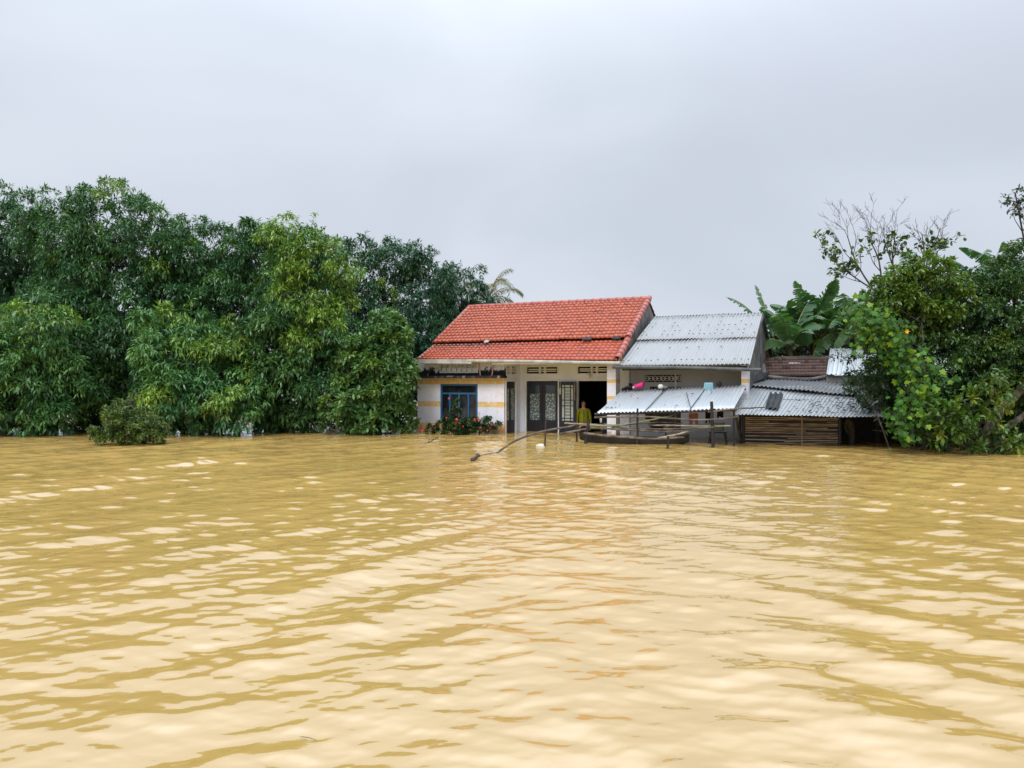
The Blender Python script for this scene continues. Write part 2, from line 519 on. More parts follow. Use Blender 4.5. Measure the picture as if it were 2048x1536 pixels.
def tiles(S4, rows, cols, name, mat, parent, c1, c2, hump=.022, lip=.032, seed=1, jit=.004, sagf=None, dark=None, butt=1.0):
    """rows of overlapping pantiles on the four corners (low left, low right, top right, top left)"""
    a0, a1, a2, a3 = [np.array(x) for x in S4]
    n = np.cross(a1 - a0, a3 - a0); n /= np.linalg.norm(n)
    rng = np.random.default_rng(seed)
    sub = 6
    prof = np.array([0, .75, 1.0, .72, .25, .0]) * hump
    co, fc, tn = [], [], []
    c1 = np.array(c1); c2 = np.array(c2)
    base = 0
    for r in range(rows):
        b0, b1 = r / rows, (r + 1.12) / rows
        if r == rows - 1: b1 = 1.0
        for c in range(cols):
            ta = (c + np.arange(sub + 1) / sub) / cols
            pr = np.append(prof, 0) + rng.normal() * jit
            sh = rng.normal() * jit * 1.5
            cl = c1 + (c2 - c1) * rng.random()
            if dark is not None and rng.random() < dark: cl = cl * .45
            cl = cl * (.9 + .2 * rng.random())
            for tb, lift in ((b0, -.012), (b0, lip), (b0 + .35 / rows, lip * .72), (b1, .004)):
                tb = tb + (sh / 2.5 if tb < b1 else 0)
                l, rr = a0 + (a3 - a0) * tb, a1 + (a2 - a1) * tb
                p = l[None] + (rr - l)[None] * ta[:, None] + n[None] * (pr * (1 if lift > 0 else .6) + lift)[:, None]
                if sagf: p = p + n[None] * np.array([sagf(x, tb) for x in ta])[:, None]
                co.append(p); tn.append(np.repeat(cl[None], sub + 1, 0) * (butt if lift < 0 else 1))  # butt paints shade between the rows into the tint of the lower lip
            for j in range(3):
                for i in range(sub):
                    q = base + j * (sub + 1) + i
                    fc.append((q, q + 1, q + sub + 2, q + sub + 1))
            base += 4 * (sub + 1)
    me = np_mesh(name, np.concatenate(co), np.array(fc), np.concatenate(tn), smooth=False)
    return link(name, me, mat, parent)

def cap_row(p0, p1, n_, r, name, mat, parent, c, seed=0, up=Vector((0, 0, 1))):
    """a line of half-round overlapping cap tiles from p0 to p1"""
    p0, p1 = Vector(p0), Vector(p1)
    ax = (p1 - p0); L = ax.length; ax.normalize()
    side = ax.cross(up).normalized(); upn = side.cross(ax).normalized()
    rng = np.random.default_rng(seed)
    co, fc, tn = [], [], []
    b = 0
    K = 9
    for i in range(n_):
        cl = np.array(c) * (.85 + .3 * rng.random())
        for s0, rr in ((i - .06, r * 1.14), (i + .28, r * 1.05), (i + 1.04, r * .93)):
            o = p0 + ax * (s0 * L / n_)
            for k in range(K):
                q = math.pi * (k / (K - 1) * 1.2 - .1)
                co.append(o + side * (math.cos(q) * rr) + upn * (math.sin(q) * rr)); tn.append(cl)
        # butt end of the tile
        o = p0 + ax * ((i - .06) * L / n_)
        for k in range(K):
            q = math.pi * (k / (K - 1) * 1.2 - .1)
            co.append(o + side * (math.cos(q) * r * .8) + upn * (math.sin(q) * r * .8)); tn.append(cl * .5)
        for j in range(2):
            for k in range(K - 1):
                z = b + j * K + k
                fc.append((z, z + K, z + K + 1, z + 1))
        for k in range(K - 1):
            fc.append((b + k, b + k + 1, b + 3 * K + k + 1, b + 3 * K + k))
        b += 4 * K
    me = np_mesh(name, np.array([list(q) for q in co]), np.array(fc), np.array(tn), smooth=False)
    return link(name, me, mat, parent)

# ------------------------------------------------------------------ 1. the white house under the red tiled roof
house = empty('house', O + Vector((0, 0, -.75)), -TH, 'white plastered house with yellow bands, red tiled roof and recessed porch, standing in flood water', 'house', )
BV = 6.6                                    # rear wall
def hbox(mb, u0, u1, v0, v1, z0, z1): return mb.box(u0, u1, v0, v1, z0, z1, H)
# projecting room: front wall with the window opening, left wall, return wall with door opening
f = MB()
W0, W1, WZ0, WZ1 = .892, 2.308, .28, 1.60
hbox(f, 0, W0, 0, .15, -.75, 1.79); hbox(f, W1, 3.265, 0, .15, -.75, 1.79)
hbox(f, W0, W1, 0, .15, -.75, WZ0); hbox(f, W0, W1, 0, .15, WZ1, 1.79)
f.build('front_wall', M['wall'], house)
f = MB(); hbox(f, 0, .15, .15, BV, -.75, 2.4); f.build('side_wall', M['wall'], house)
f = MB(); hbox(f, 0, .9, .003, .15, 1.87, 2.42); hbox(f, 2.31, 3.265, .003, .15, 1.87, 2.42); hbox(f, .9, 2.31, .003, .15, 2.26, 2.42); hbox(f, .9, 2.31, .003, .15, 1.87, 1.98)
f.build('upper_wall', M['upper_wall'], house)
f = MB(); hbox(f, .02, 3.30, -.34, .15, 1.79, 1.868)
f.build('ledge', M['mould'], house)
# vent of tilted blocks in the upper wall
vt = MB(); hbox(vt, .88, 2.33, -.03, .0, 2.235, 2.27); hbox(vt, .88, 2.33, -.03, .0, 1.965, 2.0); hbox(vt, .88, .92, -.03, .0, 2.0, 2.235); hbox(vt, 2.29, 2.33, -.03, .0, 2.0, 2.235)
vent = vt.build('vent', M['trim'], house)
bl = MB()
for i in range(7):
    u = .93 + i * .194
    bl.hexa([H(u, .02, 2.0), H(u + .17, .02, 2.0), H(u + .17, .12, 2.0), H(u, .12, 2.0), H(u + .02, .0, 2.12), H(u + .19, .0, 2.12), H(u + .19, .10, 2.235), H(u + .02, .10, 2.235)])
bl.build('vent_block', M['trim'], vent)
# return wall (u = 3.265) with side door
f = MB()
uR = 3.265
hbox(f, uR - .15, uR, .15, .16, -.75, 2.42)
hbox(f, uR - .15, uR, .93, 1.28, -.75, 2.42)
hbox(f, uR - .15, uR, .16, .93, 1.68, 1.93); hbox(f, uR - .15, uR, .16, .93, 2.18, 2.42)
f.build('return_wall', M['cream'], house)
sd = MB(); hbox(sd, uR - .10, uR - .05, .16, .93, -.6, 1.68)
sdo = sd.build('side_door', M['darkwood'], house)
q = MB(); hbox(q, uR - .05, uR - .04, .22, .46, .42, 1.45); hbox(q, uR - .05, uR - .04, .62, .86, .42, 1.45); q.build('door_glass', M['lace'], sdo)
tr = MB(); hbox(tr, uR, uR + .02, .11, .16, -.6, 1.73); hbox(tr, uR, uR + .02, .93, .98, -.6, 1.73); hbox(tr, uR, uR + .02, .16, .93, 1.68, 1.73); tr.build('door_frame', M['trim'], house)
def louvre(u0, u1, z0, z1, v, mid, along='u'):
    """concrete louvre vent: dark recess, slats, two middle mullions, raised frame"""
    def bx(mb, a0, a1, b0, b1, c0, c1):
        if along == 'u': hbox(mb, a0, a1, b0, b1, c0, c1)
        else: hbox(mb, b0, b1, a0, a1, c0, c1)
    fr = MB(); s = -1 if along == 'u' else 1
    def dv(a, b): return (v + s * a, v + s * b) if s * a < s * b else (v + s * b, v + s * a)
    d0 = dv(0, .025)
    bx(fr, u0 - .05, u1 + .05, *d0, z1, z1 + .04); bx(fr, u0 - .05, u1 + .05, *d0, z0 - .04, z0); bx(fr, u0 - .05, u0, *d0, z0, z1); bx(fr, u1, u1 + .05, *d0, z0, z1)
    fo = fr.build('louvre_vent', M['trim'], house)
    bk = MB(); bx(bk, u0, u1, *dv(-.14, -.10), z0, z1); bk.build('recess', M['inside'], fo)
    sl_ = MB()
    L = u1 - u0; e = .045 * L / 1.0; h = (z1 - z0)
    for k in range(2 if mid else 2):
        zc = z0 + h * (.36 + .3 * k)
        bx(sl_, u0 + e, u1 - e, *dv(-.08, -.01), zc - h * .085, zc + h * .085)
    for c in (.42, .58):
        bx(sl_, u0 + L * c - .03, u0 + L * c + .03, *dv(-.09, .0), z0, z1)
    sl_.build('slat', M['trim'], fo)
    return fo
louvre(.20, .88, 1.93, 2.18, uR, True, 'v')
# porch rear wall (v = 1.28) with two doorways
VB = 1.28
f = MB()
A0, A1, B0, B1, DZ = 3.49, 4.626, 5.308, 6.45, 1.70
hbox(f, uR, A0, VB, VB + .15, -.75, 2.42); hbox(f, A1, B0, VB, VB + .15, -.75, 2.42); hbox(f, B1, 7.05, VB, VB + .15, -.75, 2.42)
hbox(f, A0, A1, VB, VB + .15, DZ, 1.93); hbox(f, B0, B1, VB, VB + .15, DZ, 1.93)
hbox(f, A0, A1, VB, VB + .15, 2.18, 2.42); hbox(f, B0, B1, VB, VB + .15, 2.18, 2.42)
f.build('porch_wall', M['cream'], house)
louvre(A0 + .02, A1 - .02, 1.95, 2.16, VB, True); louvre(B0 + .02, B1 - .02, 1.95, 2.16, VB, True)
def dframe(u0, u1):
    q = MB(); hbox(q, u0 - .05, u0, VB - .022, VB, -.6, DZ + .05); hbox(q, u1, u1 + .05, VB - .022, VB, -.6, DZ + .05); hbox(q, u0, u1, VB - .022, VB, DZ, DZ + .05)
    q.build('door_frame', M['trim'], house)
dframe(A0, A1); dframe(B0, B1)
def leafdoor(u0, u1, v, lace):
    s = .10
    q = MB()
    hbox(q, u0, u0 + s, v, v + .045, -.58, DZ - .02); hbox(q, u1 - s, u1, v, v + .045, -.58, DZ - .02)
    hbox(q, u0 + s, u1 - s, v, v + .045, DZ - .14, DZ - .02); hbox(q, u0 + s, u1 - s, v, v + .045, -.58, -.45); hbox(q, u0 + s, u1 - s, v, v + .045, .28, .40)
    hbox(q, u0 + s, u1 - s, v + .012, v + .035, -.45, .28)
    hbox(q, u0 + s + .05, u1 - s - .05, v + .002, v + .012, -.35, .20)
    d = q.build('door', M['darkwood'], house)
    if lace:
        q = MB(); hbox(q, u0 + s, u1 - s, v + .015, v + .03, .40, 1.28); q.build('lace_pane', M['lace'], d)
        q = MB(); hbox(q, u0 + s, u1 - s, v + .016, v + .03, 1.28, DZ - .14); q.build('glass_pane', M['plainglass'], d)
    else:
        q = MB(); hbox(q, u0 + s, u1 - s, v + .018, v + .03, .40, DZ - .14); q.build('frosted_pane', M['paleglass'], d)
        q = MB(); a, b_ = u0 + s, u1 - s
        for k in range(2): 
            x = a + (b_ - a) * (.24 + .52 * k); hbox(q, x - .011, x + .011, v - .004, v + .014, .40, DZ - .14)
        H_ = DZ - .54
        for k in (.07, .42, .58, .93): 
            z = .40 + H_ * k; hbox(q, a, b_, v - .006, v + .012, z - .011, z + .011)
        for k in (.16, .25, .33, .50, .67, .75, .84):
            z = .40 + H_ * k; hbox(q, a + (b_ - a) * .24, a + (b_ - a) * .76, v - .002, v + .010, z - .008, z + .008)
        q.build('window_bar', M['iron'], d)
    return d
mA = (A0 + A1) / 2
leafdoor(A0 + .005, mA - .005, VB + .03, True); leafdoor(mA + .005, A1 - .005, VB + .03, True)
dd = leafdoor(4.70, 5.295, VB - .10, False)
tag(dd, 'dark door leaf folded open against the porch wall')
# small fittings of the porch
q = MB(); q.tube([H(5.72, VB - .10, 1.98), H(5.72, VB - .10, 1.93)], .012, 6); q.lathe([(.02, 0), (.055, .01), (.065, .06), (.05, .13), (.03, .15)], lambda x, y, z: H(5.72, VB - .10, 1.78) + Vector((x, y, z)), 12)
q.build('porch_lamp', M['white'], house)
q = MB(); q.tube([H(4.755, VB - .13, 1.68), H(4.755, VB - .13, 1.48)], .006, 5); q.tube([H(4.755, VB - .13, 1.49), H(4.755, VB - .13, 1.44), H(4.755, VB - .13, 1.28), H(4.755, VB - .13, 1.26)], [.012, .026, .028, .012], 8)
q.build('hanging_lamp', M['white'], house)
q = MB(); q.tube([H(5.26, VB - .12, 1.66), H(5.26, VB - .12, 1.07)], .018, 6); q.build('lath', M['palepole'], house)
# window of the projecting room
q = MB(); v0, v1 = .02, .10
zt = 1.255
for a, b_, c, d in ((W0, W0 + .06, WZ0, WZ1), (W1 - .06, W1, WZ0, WZ1)): hbox(q, a, b_, v0, v1, c, d)
hbox(q, W0 + .06, W1 - .06, v0, v1, WZ1 - .06, WZ1); hbox(q, W0 + .06, W1 - .06, v0, v1, WZ0, WZ0 + .06); hbox(q, W0 + .06, W1 - .06, v0 - .002, v1, zt, zt + .06)
for k in range(1, 4):
    u = W0 + (W1 - W0) * k / 4; hbox(q, u - .028, u + .028, v0, v1, WZ0 + .06, zt)
wf = q.build('window_frame', M['blue'], house)
q = MB(); hbox(q, W0 + .06, W1 - .06, .055, .065, zt + .06, WZ1 - .06); q.build('pane', M['glass'], wf)
for k in range(4):
    q = MB(); a = W0 + (W1 - W0) * k / 4; hbox(q, a + .03, a + (W1 - W0) / 4 - .03, .055, .065, WZ0 + .06, zt); q.build('pane', M['glass'], wf)
# porch column, rear and far walls, ceiling, gable
f = MB(); hbox(f, 6.725, 7.005, 0, .42, -.75, 2.27); f.build('column', M['column'], house)
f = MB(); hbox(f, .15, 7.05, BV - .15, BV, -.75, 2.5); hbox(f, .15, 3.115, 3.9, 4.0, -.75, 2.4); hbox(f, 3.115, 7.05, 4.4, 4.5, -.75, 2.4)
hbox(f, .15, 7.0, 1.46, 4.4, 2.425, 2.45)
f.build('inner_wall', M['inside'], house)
VE, VR, ZR = -.42, 3.2, 4.48
f = MB(); f.prism([H(7.06, VB, -.75), H(7.06, BV, -.75), H(7.06, BV, 2.30), H(7.06, VR, ZR - .12), H(7.06, .3, 2.72), H(7.06, .3, 2.42), H(7.06, VB, 2.42)], U * .10); f.build('gable_wall', M['cement'], house)
f = MB(); f.prism([H(.2, .2, 2.42), H(.2, BV, 2.42), H(.2, VR, ZR - .14)], U * .10); f.build('gable_wall', M['cement'], house)
# roof
def E(u): return 2.42 + (2.305 - 2.42) * (u - .3) / 6.87
RC1, RC2 = (.43, .094, .040), (.36, .070, .030)
uL, uRt = .28, 7.17
VM = .68; ZM = 2.95
rl = tiles([H(uL, VE, E(uL)), H(uRt, VE, E(uRt)), H(uRt, VM + .06, ZM + .02), H(uL, VM + .06, ZM + .02)], 7, 46, 'roof', M['redtile'], house, (.44, .088, .038), (.37, .066, .029), seed=2, hump=.023, lip=.050)
tag(rl, 'lower strip of orange red tiles along the eave')
ru = tiles([H(uL, VM - .07, ZM + .09), H(uRt, VM - .07, ZM + .09), H(uRt, VR, ZR), H(uL, VR, ZR)], 13, 46, 'roof', M['redtile'], house, RC1, RC2, seed=3, hump=.025, lip=.058)
tag(ru, 'large upper slope of red tiles')
rb = tiles([H(uRt, BV + .4, 2.36), H(uL, BV + .4, 2.36), H(uL, VR, ZR), H(uRt, VR, ZR)], 16, 42, 'roof', M['redtile'], house, RC1, RC2, seed=4)
tag(rb, 'rear slope of red tiles')
f = MB()
def slab(a, b, c, d, th):
    n = (b - a).cross(d - a).normalized() * -th
    return [a + n, b + n, c + n, d + n, a + n * .25, b + n * .25, c + n * .25, d + n * .25]
f.hexa(slab(H(uL + .03, VE + .06, E(uL)), H(uRt - .03, VE + .06, E(uRt)), H(uRt - .03, VR, ZR), H(uL + .03, VR, ZR), .07))
f.build('roof_boarding', M['blackpost'], house)
cc_ = (.40, .09, .065)
cap_row(H(uL - .02, VR, ZR + .015), H(uRt + .02, VR, ZR + .015), 24, .085, 'ridge_cap', M['redtile'], house, cc_, 1)
cap_row(H(uRt + .02, VM - .05, ZM + .09), H(uRt + .02, VR, ZR + .04), 12, .095, 'verge_cap', M['redtile'], house, (.40, .105, .075), 2, up=D * -.6 + Vector((0, 0, 1)))
cap_row(H(uRt + .02, VE - .02, E(uRt) + .04), H(uRt + .02, VM - .02, ZM + .05), 5, .10, 'verge_cap', M['redtile'], house, (.40, .105, .075), 3, up=D * -.6 + Vector((0, 0, 1)))
cap_row(H(uL, VM - .05, ZM + .07), H(uL, VR, ZR + .02), 12, .07, 'verge_cap', M['redtile'], house, (.38, .15, .12), 4, up=D * -.6 + Vector((0, 0, 1)))
cap_row(H(uL, VE, E(uL) + .02), H(uL, VM, ZM), 6, .04, 'verge_cap', M['oldtile'], house, (.36, .28, .24), 5, up=D * -.6 + Vector((0, 0, 1)))
# gutter: broad fascia over the room, thin pipe along the porch, brackets
f = MB(); f.prism([H(.05, VE - .10, 2.29), H(.05, VE - .08, 2.43), H(.05, VE + .02, 2.42), H(.05, VE + .04, 2.28)], H(2.3, VE, -.035) - H(.0, VE, 0)); f.build('gutter', M['gutter'], house)
f = MB(); f.tube([H(2.2, VE - .05, 2.345), H(4.4, VE - .05, 2.295), H(6.0, VE - .05, 2.245), H(7.28, VE - .05, 2.215)], .055, 10); f.build('gutter', M['gutter'], house)
f = MB()
hbox(f, 3.0, 7.1, VE + .10, VE + .16, 2.22, 2.30); f.build('eave_beam', M['trim'], house)
f = MB(); hbox(f, 3.265, 7.05, .12, VB, 2.43, 2.45); f.build('porch_ceiling', M['cream'], house)
for u, du in ((2.52, .03), (2.94, -.09)):
    f = MB(); f.tube([H(u, -.22, 1.87), H(u - du, -.26, 2.30)], .022, 6); f.build('prop', M['pinkcloth'], house)
# loose broken tiles lying in the joint of the two slopes: part of nothing, each its own thing
for u, v, z, ln, lab in ((2.28, .60, 2.985, .16, 'loose grey tile shard in the step of the red roof'), (5.75, .58, 2.985, .3, 'dark slipped strip in the step of the red roof by the verge caps'), (6.72, .60, 2.99, .26, 'dark wedge under the big verge cap of the red roof')):
    a = H(u, v - .10, z - .01); f = MB()
    f.hexa([a, a + U * ln, a + U * ln + D * .09 + Vector((0, 0, .06)), a + D * .08 + Vector((0, 0, .06)), a + Vector((0, 0, .03)), a + U * ln * .9 + Vector((0, 0, .035)), a + U * ln + D * .09 + Vector((0, 0, .10)), a + D * .08 + Vector((0, 0, .09))])
    tag(f.build('tile_shard', M['gutter'] if ln < .2 else M['blackpost']), lab, 'tile')

# ------------------------------------------------------------------ 2. the grey house under the sheet metal roof
gh = empty('metal_roof_house', H(9.0, 1.0, -.75), -TH, 'grey rendered house under a steep corrugated metal roof, joined to the red roofed house', 'house')
f = MB()
VG = 1.0
f_ = lambda *a: hbox(f, *a)
f_(7.17, 7.63, VG, VG + .15, -.75, 2.6); f_(8.74, 10.7, VG, VG + .15, -.75, 2.6); f_(7.63, 8.74, VG, VG + .15, 1.88, 2.6); f_(7.63, 8.74, VG, VG + .15, 1.52, 1.66)
f_(7.63, 7.78, VG, VG + .15, -.75, 1.52); f_(7.78, 8.74, VG, VG + .15, -.75, .2)
f.build('front_wall', M['grey_wall'], gh)
f = MB(); hbox(f, 10.66, 10.85, 0, .30, -.75, 2.13); f.build('column', M['column'], gh)
f = MB(); f.prism([H(10.70, .30, -.75), H(10.70, 6.2, -.75), H(10.70, 6.2, 2.2), H(10.70, 3.0, 3.74), H(10.70, .30, 2.30)], U * .14); f.build('gable_wall', M['cement'], gh)
f = MB(); hbox(f, 7.17, 10.7, 5.9, 6.05, -.75, 2.2); f.build('rear_wall', M['cement'], gh)
# lattice vent of rings and squares
f = MB(); hbox(f, 7.60, 8.77, VG - .02, VG, 1.88, 1.905); hbox(f, 7.60, 8.77, VG - .02, VG, 1.635, 1.66); hbox(f, 7.60, 7.63, VG - .02, VG, 1.66, 1.88); hbox(f, 8.74, 8.77, VG - .02, VG, 1.66, 1.88)
vf = f.build('lattice_vent', M['grey_wall'], gh)
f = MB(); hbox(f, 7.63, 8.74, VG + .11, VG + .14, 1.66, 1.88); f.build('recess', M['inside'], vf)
f = MB()
for i in range(9):
    c = 7.69 + i * .124; pts = []
    nn_ = 14 if i % 2 == 0 else 4
    for k in range(nn_ + 1):
        q = 2 * math.pi * k / nn_ + (math.pi / 4 if nn_ == 4 else 0)
        pts.append(H(c + math.cos(q) * (.05 if nn_ > 4 else .065), VG + .05, 1.77 + math.sin(q) * (.075 if nn_ > 4 else .09)))
    f.tube(pts, .012, 5, cap=False)
f.tube([H(7.63, VG + .05, 1.77), H(8.74, VG + .05, 1.77)], .008, 5)
f.build('lattice', M['trim'], vf)
f = MB(); hbox(f, 7.78, 8.74, VG + .08, VG + .10, .2, 1.52); f.build('window', M['glass'], gh)
f = MB(); hbox(f, 7.78, 7.84, VG + .02, VG + .08, .2, 1.52); hbox(f, 8.68, 8.74, VG + .02, VG + .08, .2, 1.52); hbox(f, 8.23, 8.29, VG + .02, VG + .08, .2, 1.52); f.build('window_frame', M['darkwood'], gh)
zs = 2.15
lowl, lowr = H(7.20, -.42, zs), H(10.95, -.42, zs)
topl, topr = H(7.43, 3.0, 3.86), H(10.88, 3.0, 3.85)
ml, mr_ = lowl.lerp(topl, .47), lowr.lerp(topr, .47)
up = Vector((0, 0, .03))
s1 = sheet([lowl, lowr, mr_.lerp(topr, .03), ml.lerp(topl, .03)], 34 * 6, 5, 34, .020, M['zinc'], 'roof', gh, jit=.012)
tag(s1, 'lower run of corrugated sheets')
s2 = sheet([ml + up, mr_ + up, topr, topl], 34 * 6, 5, 34, .020, M['zinc'], 'roof', gh, jit=.012, ph=.6)
tag(s2, 'upper run of corrugated sheets')
s3 = sheet([H(10.95, 6.5, 2.1), H(7.43, 6.5, 2.1), topl, topr], 34 * 4, 4, 34, .018, M['greysheet'], 'roof', gh)
tag(s3, 'rear run of corrugated sheets')
# roofing nails with dark washers along the ridges
nail = None
nrm = (lowr - lowl).cross(topl - lowl).normalized()
rngn = random.Random(4)
for tb, dens in ((.07, 1), (.30, .35), (.44, .8), (.545, 1), (.62, .55), (.72, .6), (.80, .5), (.90, .5), (.96, .35)):
    for k in range(22):
        if rngn.random() > dens * .8: continue
        ta = (k + .5 + rngn.uniform(-.1, .1)) / 22
        p = lowl.lerp(topl, tb).lerp(lowr.lerp(topr, tb), ta) + nrm * (.026 + (.03 if tb > .47 else 0)) + (topl - lowl) * rngn.uniform(-.006, .006)
        sx = U * .030; sy = (topl - lowl).normalized() * .020
        if nail is None:
            q = MB(); z0 = Vector((0, 0, 0))
            q.add([z0 - sx, z0 - sx * .6 + sy, z0 + sx * .6 + sy, z0 + sx, z0 + sx * .5 + sy * .2 + nrm * .02, z0 - sx * .5 + sy * .2 + nrm * .02], [(0, 1, 5), (1, 2, 4, 5), (2, 3, 4), (0, 5, 4, 3)])
            me = q.mesh('roof_nail'); me.materials.append(M['fibro']); me.transform(wmat(gh).to_3x3().inverted().to_4x4()); nail = me
        no = bpy.data.objects.new('roof_nail', nail); no.parent = gh; no.location = wmat(gh).inverted() @ p; COL.objects.link(no)
f = MB(); f.tube([H(7.06, -.50, 2.10), H(9.0, -.50, 2.065), H(11.25, -.50, 1.985)], .05, 8); f.build('gutter', M['darkpipe'], gh)
f = MB(); f.tube([H(7.20, .0, 2.05), H(10.9, .0, 2.05)], .05, 6); f.build('eave_beam', M['blackpost'], gh)
f = MB(); f.prism([H(10.88, -.40, 2.10), H(10.88, 3.0, 3.80), H(10.88, 3.0, 3.70), H(10.88, -.40, 2.0)], U * .03); f.build('verge_board', M['cement'], gh)
f = MB(); f.prism([H(10.90, 6.5, 2.05), H(10.90, 3.0, 3.80), H(10.90, 3.0, 3.68), H(10.90, 6.5, 1.93)], U * .03); f.build('verge_board', M['darkpipe'], gh)
f = MB(); f.tube([P(1351, 742, 22.3), P(1351, 786, 22.3) + Vector((0, 0, -2.0))], .028, 8); tag(f.build('pipe', M['palepole']), 'pale vertical pipe rising behind the lean-to roof before the lattice vent', 'pipe')
f = MB(); hbox(f, 7.24, 7.34, .55, .63, 1.20, 1.62); hbox(f, 7.255, 7.325, .53, .55, 1.25, 1.56)
tag(f.build('speaker_box', M['blackrubber']), 'slim black box hanging on the grey wall beside the banded column', 'box')
f = MB(); f.tube([H(7.02, -.02, 2.15), H(7.02, -.02, 1.05)], .008, 5); tag(f.build('cable', M['darkpipe']), 'thin dark cable running down the banded porch column', 'cable')

# ------------------------------------------------------------------ 3. lean-to of wet metal sheets in front of the grey house
lt = empty('lean_to', H(9.0, -1.3, -.75), -TH, 'low lean-to of wet corrugated sheets with household things along its upper edge', 'lean-to')
L4 = [H(7.20, -2.40, .81), H(10.82, -2.38, .985), H(10.83, -.20, 1.56), H(7.24, -.20, 1.41)]
def LT(a, b, h=0.0): return L4[0].lerp(L4[1], a).lerp(L4[3].lerp(L4[2], a), b) + Vector((0, 0, h))
sheet(L4, 36 * 6, 8, 36, .018, M['zinc2'], 'roof', lt, sag=.02, jit=.012)
for a in (.02, .5, .985):
    f = MB(); f.tube([LT(a, .16, -.06) * 1.0, Vector((LT(a, .16).x, LT(a, .16).y, -.75))], .024, 7); f.build('post', M['blackpost'], lt)
f = MB(); f.tube([LT(-.02, .03, -.05), LT(1.01, .03, -.05)], .035, 7); f.build('purlin', M['brownpost'], lt)
f = MB(); f.tube([LT(-.0, .93, -.06), LT(1.0, .93, -.06)], .035, 7); f.build('purlin', M['blackpost'], lt)
for a, b0, b1 in ((.375, .0, .98), (.70, .0, .98)):
    f = MB(); f.tube([LT(a, b0, .022), LT(a, b1, .022)], .012, 5); f.build('sheet_joint', M['fibro'], lt)

# ------------------------------------------------------------------ 4. bamboo walled shed, cement roof strip, tiled outhouse, small metal roof
bs = empty('bamboo_shed', P(1600, 886, 20.5) * 1.0 - Vector((0, 0, .75)), -TH, 'low shed with a split bamboo wall and a long bright corrugated roof', 'shed')
R4 = [P(1461, 829, 19.5), P(1800, 834, 18.4), P(1850, 775, 21.2), P(1493, 771, 22.2)]
def RT(a, b, h=0.0): return R4[0].lerp(R4[1], a).lerp(R4[3].lerp(R4[2], a), b) + Vector((0, 0, h))
sheet(R4, 44 * 6, 8, 44, .020, M['zinc3'], 'roof', bs, sag=.03, jit=.015, sharp=True)
bw0, bw1 = P(1487, 884, 20.4), P(1677, 887, 19.85)
dirb = (bw1 - bw0); dirb.z = 0; Lb = dirb.length; dirb.normalize(); nb_ = Vector((dirb.y, -dirb.x, 0))
f = MB()
rb_ = random.Random(9)
z = -.12
while z < .72:
    r = rb_.uniform(.013, .021)
    x = 0.0
    while x < Lb:
        l = rb_.uniform(.35, 1.6)
        x1 = min(Lb, x + l)
        if rb_.random() > .05:
            a = Vector((bw0.x, bw0.y, 0)) + dirb * x; b2 = Vector((bw0.x, bw0.y, 0)) + dirb * x1
            dz = rb_.uniform(-.006, .006); o_ = nb_ * rb_.uniform(-.012, .012)
            f.tube([a + Vector((0, 0, z)) + o_, b2 + Vector((0, 0, z + dz)) + o_], r, 6)
        x = x1 + .004
    z += r * 2 + .017
f.build('bamboo_wall', M['bamboo_dry'], bs)
f = MB()
a = Vector((bw0.x, bw0.y, 0)) - nb_ * .06
f.hexa([a + Vector((0, 0, -.75)), a + dirb * Lb + Vector((0, 0, -.75)), a + dirb * Lb - nb_ * .02 + Vector((0, 0, -.75)), a - nb_ * .02 + Vector((0, 0, -.75)), a + Vector((0, 0, .8)), a + dirb * Lb + Vector((0, 0, .8)), a + dirb * Lb - nb_ * .02 + Vector((0, 0, .8)), a - nb_ * .02 + Vector((0, 0, .8))])
f.build('backing', M['blackpost'], bs)
for k, mtx in ((0, 'blackpost'), (Lb * .62, 'bamboo_dry'), (Lb + .03, 'blackpost'), (Lb + 1.9, 'blackpost')):
    f = MB(); a = Vector((bw0.x, bw0.y, 0)) + dirb * k + nb_ * .03
    f.tube([a + Vector((0, 0, -.75)), a + Vector((0, 0, .9))], .045 if mtx == 'blackpost' else .018, 7); f.build('post', M[mtx], bs)
for b in (.10, .55):
    f = MB(); f.tube([RT(.01, b, -.06), RT(.99, b, -.06)], .035, 6); f.build('purlin', M['blackpost'], bs)
f = MB()
bk0 = H(10.95, 1.4, -.75)
q0 = Vector((bw0.x, bw0.y, -.75)) - nb_ * 1.9; q1 = q0 + dirb * 5.2
f.hexa([q0, q1, q1 - nb_ * .1, q0 - nb_ * .1] + [x + Vector((0, 0, 2.0)) for x in (q0, q1, q1 - nb_ * .1, q0 - nb_ * .1)]); f.build('rear_wall', M['blackpost'], bs)
f = MB(); f.tube([P(1745, 860, 20.2), P(1765, 862, 20.1), P(1775, 861, 20.0)], .012, 6); f.build('rail', M['palepole'], bs)
# dull grey roof strip above it
gs = empty('grey_shed', P(1620, 880, 23.0) * 1.0 - Vector((0, 0, .75)), -TH, 'half hidden shed with a sagging dull grey corrugated roof behind the bamboo shed', 'shed')
G4 = [P(1497, 771, 22.0), P(1762, 793, 20.05), P(1775, 764, 21.9), P(1533, 757, 23.6)]
sheet(G4, 30 * 6, 6, 30, .020, M['greysheet'], 'roof', gs, sag=.03, jit=.02)
f = MB(); a, b = P(1535, 800, 23.8), P(1765, 800, 22.0); a.z = b.z = -.75
f.hexa([a, b, b + D * .12, a + D * .12] + [x + Vector((0, 0, 2.3)) for x in (a, b, b + D * .12, a + D * .12)]); f.build('wall', M['cement'], gs)
f = MB(); f.tube(path([P(1534, 753, 23.5), P(1580, 757, 23.2), P(1620, 758, 22.95), P(1652, 753, 22.65)], 10), .05, 7); f.build('mortar_flashing', M['cement'], gs)
f = MB()
